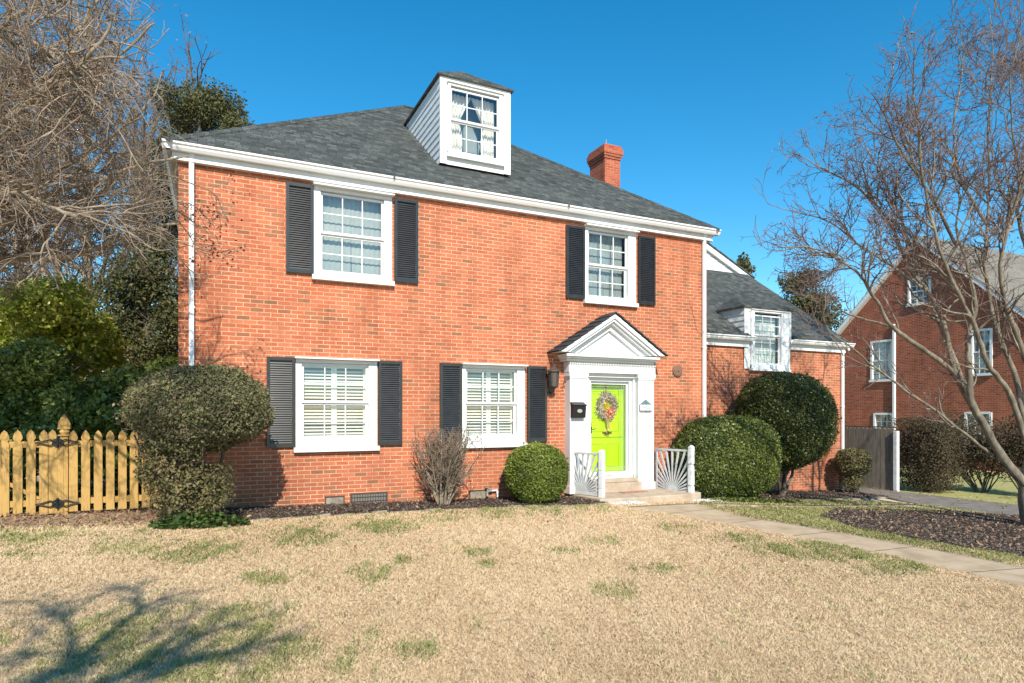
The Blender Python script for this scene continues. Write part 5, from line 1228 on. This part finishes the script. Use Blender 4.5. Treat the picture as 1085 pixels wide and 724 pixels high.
# background trees
def bare_tree(x, s, ytop, wpx, lab, seed, m=BARKD, mt=BARKR, budm=None, dens=1.0, lean=0):
    base = P3(x, 438, s); base[2] = gz(base[0]); H = 1.6+(438-ytop)/F*s-base[2]; R = wpx/F*s
    r = root('background_bare_tree', lab, 'tree', base, 'bare trees behind the fence and house'); tbs = {k: TB() for k in 'abc'}; tips = []
    top = base+np.array([lean, 0, H*.85]); q, rr = limb(tbs['a'], [base, base*.6+top*.4, top], .016*H, .02, 9, 6, .05)
    k = int(17*dens)
    for i in range(k):
        z = .25+.7*i/k; p = base+(top-base)*z; a_ = i*2.4+rng.random(); d = np.array([math.cos(a_), math.sin(a_), .75+.6*z]); ln = R*(1.15-.45*z)*(.8+.4*rng.random())
        q = wander(p, d, ln, 8, .10, .05); r_ = np.linspace(.006*H*(1.1-z*.7), .016, 9); tbs['b'].tube(q, r_, 6)
        spawn(q, r_, [dict(n=1.5*dens, len=ln*.42, ang=.6, wob=.14, up=.06, seg=6, sides=4, r=.030, rmin=.012, tb='b', t0=.2), dict(n=2.4*dens, len=ln*.20, ang=.65, wob=.2, up=.04, seg=4, sides=3, r=.013, rmin=.009, tb='c', t0=.15),
                      dict(n=3.4*dens, len=ln*.09, ang=.7, wob=.2, up=.04, seg=3, sides=3, r=.010, rmin=.007, tb='c', t0=.15)], tbs, 0, tips)
    finish_tree(r, tbs, [('a', 'trunk', m), ('b', 'limbs', m), ('c', 'twigs', mt)])
    if budm: knot_tips(tips, 2, .09, budm, 'buds', r, .12, .6)
bare_tree(196, 24, 8, 115, 'bare tree with purplish buds rising above the left end of the roof', 1, budm=LF_SEED, dens=1.0)
bare_tree(95, 20, -60, 150, 'tall bare tree behind the picket fence, with a pale double trunk', 2, m=BARKL, dens=1.0)
bare_tree(20, 27, -40, 170, 'bare tree farthest back at the left picture edge', 3, dens=.9)
bare_tree(145, 31, 20, 120, 'bare tree far back between the fence and the house corner', 4, budm=LF_SEED, dens=.9)
bare_tree(60, 17, 60, 120, 'bare tree close behind the camellias, with a thin grey trunk', 6, m=BARKL, mt=BARKT, dens=1.1)
bare_tree(-20, 23, 0, 130, 'bare tree outermost at the left picture edge behind the camellias', 7, dens=1.0)
bare_tree(150, 20, 70, 90, 'bare tree just behind the dark evergreen at the house corner', 8, mt=BARKT, dens=1.0)
bare_tree(905, 48, 285, 60, 'small bare tree far behind between the right wing and the neighbouring house', 5, dens=.7)
def evergreen(lab, name, trunk, clumps, m, leafsize, cat='tree', group=None, tr=.12, fl=1.0, asp=2.2, gaps=.2, shell=.8):
    base = np.array(trunk[0], float); r = root(name, lab, cat, base, group)
    tb = TB(); limb(tb, trunk, tr, tr*.25, 8)
    for c in clumps:
        t0 = np.array(trunk[0])*.4+np.array(trunk[-1])*.6; tb.tube(np.linspace(t0, c[0], 5)+rng.standard_normal((5, 3))*.05, np.linspace(tr*.4, .02, 5), 5)
    tb.build('trunk', BARKD, r)
    leafobj('crown', [blob(c[0], c[1], c[2], leafsize, .28, 2.0, seed=int(rng.integers(1000)), shell=shell, core=False, gaps=gaps, fl=fl) for c in clumps], m, r)
    return r
def clumps_px(lst, s, depth=1.0, n=3000):
    out = []
    for (x, y, rx, ry) in lst:
        ss_ = s+(rng.random()-.5)*depth*2; out.append((P3(x, y, ss_), (rx/F*ss_, rx/F*ss_, ry/F*ss_), int(n*(rx*ry)/600)))
    return out
def gnd(x, s): p = P3(x, 438, s); p[2] = gz(p[0]); return p
evergreen('dark evergreen showing above the left eave of the main roof', 'cedar_tree', [gnd(200, 22), P3(205, 250, 22), P3(212, 95, 22)],
          clumps_px([(225, 105, 26, 16), (243, 120, 22, 18), (205, 112, 24, 20), (190, 130, 25, 22), (250, 133, 16, 12), (222, 130, 30, 22), (175, 100, 18, 14), (185, 165, 30, 26), (165, 200, 30, 28), (180, 240, 30, 28)], 22, 1.2, 5200), LF_EVER, .085, asp=3, gaps=.75)
evergreen('dark evergreen tree beside the left house corner, behind the dome shrub', 'cedar_tree', [gnd(155, 17), P3(155, 330, 17), P3(160, 240, 17)],
          clumps_px([(150, 290, 32, 26), (125, 310, 28, 24), (172, 310, 24, 26), (150, 340, 34, 28), (180, 345, 20, 26), (120, 350, 26, 24), (165, 265, 24, 20), (135, 375, 30, 24), (175, 380, 26, 26), (160, 410, 34, 26)], 17, .8, 3600), LF_EVER, .075, gaps=.5)
evergreen('light green feathery conifer between the dark shrub and the house corner', 'conifer_shrub', [gnd(172, 14.5), P3(172, 420, 14.5), P3(175, 395, 14.5)],
          clumps_px([(172, 400, 26, 22), (158, 412, 20, 18), (186, 392, 18, 18), (170, 430, 30, 22)], 14.5, .4, 2200), LF_LIME, .07, cat='shrub', tr=.05)
evergreen('large camellia with yellow-green sunlit leaves behind the picket gate', 'camellia', [gnd(35, 12), P3(40, 390, 12), P3(45, 340, 12)],
          clumps_px([(40, 330, 42, 30), (75, 345, 34, 26), (10, 335, 34, 30), (60, 310, 30, 18), (100, 360, 26, 22), (20, 370, 40, 30), (65, 380, 40, 30), (110, 375, 18, 16)], 12, .7, 2300), LF_CAM, .085, cat='shrub', tr=.06, gaps=.2, shell=.45, fl=.7)
evergreen('dark green camellia low behind the picket fence at the left edge', 'camellia', [gnd(20, 10.8), P3(25, 440, 10.8), P3(30, 400, 10.8)],
          clumps_px([(10, 410, 40, 34), (45, 420, 34, 30), (75, 435, 26, 28), (25, 450, 40, 30), (-30, 420, 40, 36), (30, 385, 34, 24), (60, 470, 40, 30), (-10, 480, 50, 40)], 10.8, .3, 2500), LF_DARK, .07, cat='shrub', tr=.05, gaps=.2, shell=.45, fl=.7)
evergreen('glossy deep green laurel between the picket fence and the dome shrub', 'laurel', [gnd(120, 10.9), P3(120, 460, 10.9), P3(122, 430, 10.9)],
          clumps_px([(115, 425, 30, 24), (140, 412, 26, 20), (95, 440, 26, 24), (165, 420, 24, 22), (125, 450, 40, 28), (170, 450, 30, 30), (110, 480, 40, 30), (150, 490, 40, 30)], 10.9, .25, 2800), LF_DARK, .095, cat='shrub', tr=.05, gaps=.15, shell=.45, fl=.7)
for (x, s, lst, lab) in ((862, 34, [(850, 318, 22, 16), (868, 322, 20, 16), (838, 300, 14, 12), (872, 340, 22, 16), (855, 296, 16, 12), (845, 340, 24, 18)], 'olive pine behind the roof of the right wing'),
                         (787, 30, [(788, 276, 7, 7), (790, 287, 10, 8), (786, 283, 8, 8)], 'small evergreen tip above the ridge of the right wing')):
    evergreen(lab, 'pine_tree', [gnd(x, s), P3(x, 380, s), P3(x-5, lst[0][1], s)], clumps_px(lst, s, 1.2, 4200), LF_EVER, .13, tr=.16, gaps=.5)
# a far treeline closes the view behind fence and houses
def treeline():
    parts = []
    for i in range(42):
        x = -60+i*16 if i < 17 else 880+(i-17)*14; 
        if i < 17: s = 42+8*rng.random(); p = P3(x, 438, s); parts.append(blob((p[0], p[1], 3.2), (3.4, 3.4, 4.0+1.5*rng.random()), 1500, .42, .25, 2.0, zcut=-.5, seed=i, shell=.9, core=True))
        else: s = 75+12*rng.random(); p = P3(x, 438, s); parts.append(blob((p[0], p[1], 3), (4, 4, 3+2*rng.random()), 900, .5, .25, 2.0, zcut=-.8, seed=i, shell=.9, core=True))
    o = leafobj('far_woods', parts, LF_EVER, None); tag(o, 'distant band of dark woods behind the yards', None, None, 'stuff')
treeline()
NLAWN = noisey('neighbour_lawn_grass', (.20, .19, .06), (.34, .33, .12), 14, .95, .01, c3=(.46, .40, .20))
sheet('neighbour_lawn', [(18.75, -24), (18.75, 9)], [(27.9, -24), (27.9, 9)], .015, NLAWN)

# ------------------------------------------------------------------ edging, mulch, litter
def stones(edge, n, rgba, lab, w_=.11, h=.05):
    e = np.array(edge); sl_ = np.linalg.norm(np.diff(e, axis=0), axis=1); c = np.concatenate([[0], np.cumsum(sl_)])
    for k in range(n):
        t = c[-1]*(k+.5)/n; x = np.interp(t, c, e[:, 0]); y = np.interp(t, c, e[:, 1]); i = min(np.searchsorted(c, t)-1, len(e)-2); d = unit(e[i+1]-e[i]); L_ = c[-1]/n*.47*(.85+.12*rng.random())
        z = float(gz(x))+h*.4+.012*rng.standard_normal(); a_ = .06*rng.standard_normal(); ax = np.array([d[0]*math.cos(a_)-d[1]*math.sin(a_), d[1]*math.cos(a_)+d[0]*math.sin(a_), 0.03*rng.standard_normal()])
        r = MB().obox((x, y, z), ax*L_, np.array([-ax[1], ax[0], 0])*w_*.5*(.85+.3*rng.random()), (0, 0, h*(.8+.4*rng.random()))).build('edging_stone', STONE, None, bevel=.012, loc=(x, y, z))
        tag(r, lab, 'edging stone', lab.split(' laid')[0]+' row')
stones(BED_E, 24, None, 'low flat edging stone laid along the front mulch bed', .09, .022)
stones([(11.6, -1.28), (12.5, -1.0), (14.5, -.75), (17.0, -.35)], 13, None, 'pale rough edging stone laid before the right wing bed', .15, .035)
def chips(name, lab, polys, n, size, m, off, flat=.35, big=None):
    allP = []
    for poly, k in zip(polys, n):
        xs = [p[0] for p in poly]; ys = [p[1] for p in poly]; P = np.stack([rng.uniform(min(xs), max(xs), k*3), rng.uniform(min(ys), max(ys), k*3)], 1); P = P[inpoly(P, poly)][:k]; allP.append(P)
    P = np.concatenate(allP); Z = gz(P[:, 0])+off+.02*rng.random(len(P)); P = np.concatenate([P, Z[:, None]], 1); nn = np.tile([0, 0, 1.], (len(P), 1))
    V, Q, t = leaves(P, size, .45, nn, 2.2, flat); o = finish(name, V, Q, m, None, tint=t); return tag(o, lab, None, None, 'stuff')
chips('mulch_chips', 'dark shredded bark mulch lying in the planting beds', [POLY_BED, POLY_BED2, POLY_TM], [20000, 16000, 45000], .036, CHIP, .035)
chips('fallen_leaves', 'dry brown leaves scattered over the beds and in front of the fence', [[(-5, -.9), (.6, -1.7), (.4, .3), (-5, .3)], POLY_BED, POLY_BED2, POLY_TM, [(0, -8), (12, -8), (12, -1.3), (0, -1.3)], [(16.2, -3), (19.2, -3), (19.2, 2), (17.4, 2)]], [2600, 260, 400, 1500, 60, 160], .055, FALLEN, .045, .6)
for (cu, cv, ru, rv, nn_, lab) in ((9.95, -1.22, .52, .16, 420, 'white pebbles heaped at the foot of the right sunburst railing'), (7.75, -1.32, .42, .11, 260, 'white pebbles at the foot of the left sunburst railing')):
    m = MB()
    for _ in range(nn_):
        a_ = rng.random()*6.28; q = math.sqrt(rng.random()); x, y = cu+ru*q*math.cos(a_), cv+rv*q*math.sin(a_); s_ = .014+.012*rng.random(); z = float(gz(x))+.012+(1-q)*.05*rng.random()+.01
        ax = unit(rng.standard_normal(3)); ay = unit(np.cross(ax, rng.standard_normal(3))); az = np.cross(ax, ay); c = np.array([x, y, z])
        m.add([c+ax*s_*1.3, c-ax*s_*1.3, c+ay*s_, c-ay*s_, c+az*s_*.7, c-az*s_*.7], [(0, 2, 4), (2, 1, 4), (1, 3, 4), (3, 0, 4), (2, 0, 5), (1, 2, 5), (3, 1, 5), (0, 3, 5)])
    o = finish('white_pebbles', m.v, m.f, PEB, None, uv=False); tag(o, lab, None, None, 'stuff')

# ------------------------------------------------------------------ grass
PATCH = [(225, 700, 150, 40), (300, 690, 60, 14), (283, 616, 20, 6), (391, 611, 18, 8), (500, 665, 12, 7), (437, 692, 26, 11), (655, 628, 22, 9), (25, 570, 36, 11), (25, 590, 22, 6), (165, 582, 90, 10), (190, 590, 40, 8), (260, 652, 22, 8),
         (320, 570, 40, 8), (405, 560, 30, 7), (505, 587, 16, 5), (430, 596, 12, 4), (520, 600, 10, 4), (955, 604, 32, 7), (860, 585, 60, 7), (900, 592, 35, 5), (600, 585, 16, 4), (690, 605, 26, 5), (640, 575, 20, 5), (0, 682, 14, 6), (780, 572, 25, 4), (715, 560, 20, 4)]
def grass():
    N0 = 800000
    s = 3.3*(15.5/3.3)**(rng.random(N0)**.82); X = (rng.random(N0)-.5)*1.9*s
    P = np.stack([CAM[0]+X*CA+s*SA, CAM[1]-X*SA+s*CA], 1)
    P0_ = P; P = P0_+rng.standard_normal(P0_.shape)*.035
    bad = inpoly(P, POLY_WALK) | inpoly(P, POLY_TM) | inpoly(P, POLY_BED) | inpoly(P, POLY_BED2) | inpoly(P, POLY_DRV) | inpoly(P, POLY_PATH) | (P[:, 1] > -.05) | ((P[:, 0] > 7.0)&(P[:, 0] < 9.9)&(P[:, 1] > -1.25)) | ((P[:, 0] < .4)&(P[:, 1] > -1.0+.15*np.sin(P[:, 0]*5)))
    far_m = inpoly(P, [(-9, -1.6), (.4, -1.7), (.2, .2), (-9, .2)])&(rng.random(N0) > .25)
    P = P0_; k = ~(bad|far_m); P = P[k]; s = s[k]; X = X[k]; n = len(P)
    px = 542.5+F*X/s; z0 = gz(P[:, 0]); py = 438+F*(1.6-z0)/s
    P3d = np.concatenate([P, np.zeros((n, 1))], 1)
    nz1 = sm_noise(P3d, 5.0, 77); nz2 = sm_noise(P3d, 17.0, 78); nz3 = sm_noise(P3d, 1.3, 79)
    g = np.full(n, -2.0)
    for (x, y, rx, ry) in PATCH: g = np.maximum(g, 1-((px-x)/rx)**2-((py-y)/ry)**2)
    gr = (g.clip(-2, .6)*.62+.75*nz1+.65*nz2+.66*rng.standard_normal(n)) > .72
    beyond = inpoly(P, [tuple(q) for q in far]+[(30, -3), (18, 1), (9.6, -1.3)])     # strip between walk and driveway
    gr |= beyond&((.7*nz1+.6*nz2+.9*rng.standard_normal(n)) > .12)
    gr |= (.5*nz1+.5*nz2+.3*nz3+.5*rng.standard_normal(n) > 1.75)
    gr |= (P[:, 1] > -2.3)&(P[:, 0] < 7.2)&((.7*nz1+.5*nz2+.5*rng.standard_normal(n)) > .75)
    sc = (s/4.2)**.75
    h = (.024+.012*rng.random(n))*(1+.22*nz2+.15*nz1)*sc**.35; h[gr] *= 1.45
    wd = .0024*sc*(1+.5*rng.random(n)); wd[gr] *= 1.1
    a_ = rng.random(n)*6.28; lean = (.75+.6*rng.random(n)); lean[gr] *= .7
    b_ = rng.random(n)*6.28
    base = np.stack([P[:, 0], P[:, 1], z0+.004], 1); side = np.stack([np.cos(b_), np.sin(b_), np.zeros(n)], 1)*wd[:, None]
    ld = np.stack([np.cos(a_), np.sin(a_), np.zeros(n)], 1)
    mid = base+ld*(h*lean*.35)[:, None]+np.array([0, 0, 1.])*(h*.62)[:, None]
    tip = base+ld*(h*lean)[:, None]+np.array([0, 0, 1.])*(h*(1.05-.25*lean))[:, None]
    tint = (.5+.24*nz3+.20*nz1+.14*nz2+.22*rng.standard_normal(n)).clip(0, 1)
    for nm, sel, m, lab in (('dormant_grass', ~gr, GRASS, 'straw-coloured dormant lawn grass over the whole front yard'), ('green_grass', gr, GREENG, 'patches of fresh green grass in the dry lawn and along the walk')):
        B, M_, T, S, ti = base[sel], mid[sel], tip[sel], side[sel], tint[sel]; k = len(B)
        V = np.stack([B-S, B+S, M_+S*.8, T, M_-S*.8], 1).reshape(-1, 3); i = np.arange(k)[:, None]*5
        # each blade: a lower quad and an upper triangle stored as a quad pair
        Q = np.concatenate([i+np.array([0, 1, 2, 4])], 0); Tq = i+np.array([4, 2, 3])
        me = bpy.data.meshes.new(nm); me.vertices.add(len(V)); me.vertices.foreach_set('co', V.astype(np.float32).ravel())
        lv = np.concatenate([Q.ravel(), Tq.ravel()]).astype(np.int32); me.loops.add(len(lv)); me.loops.foreach_set('vertex_index', lv)
        ls = np.concatenate([np.arange(k)*4, k*4+np.arange(k)*3]).astype(np.int32); me.polygons.add(2*k); me.polygons.foreach_set('loop_start', ls); me.update(calc_edges=True)
        at = me.attributes.new('tint', 'FLOAT', 'FACE'); at.data.foreach_set('value', np.concatenate([ti, ti]).astype(np.float32)); me.materials.append(m)
        o = bpy.data.objects.new(nm, me); COL.objects.link(o); tag(o, lab, None, None, 'stuff')
grass()
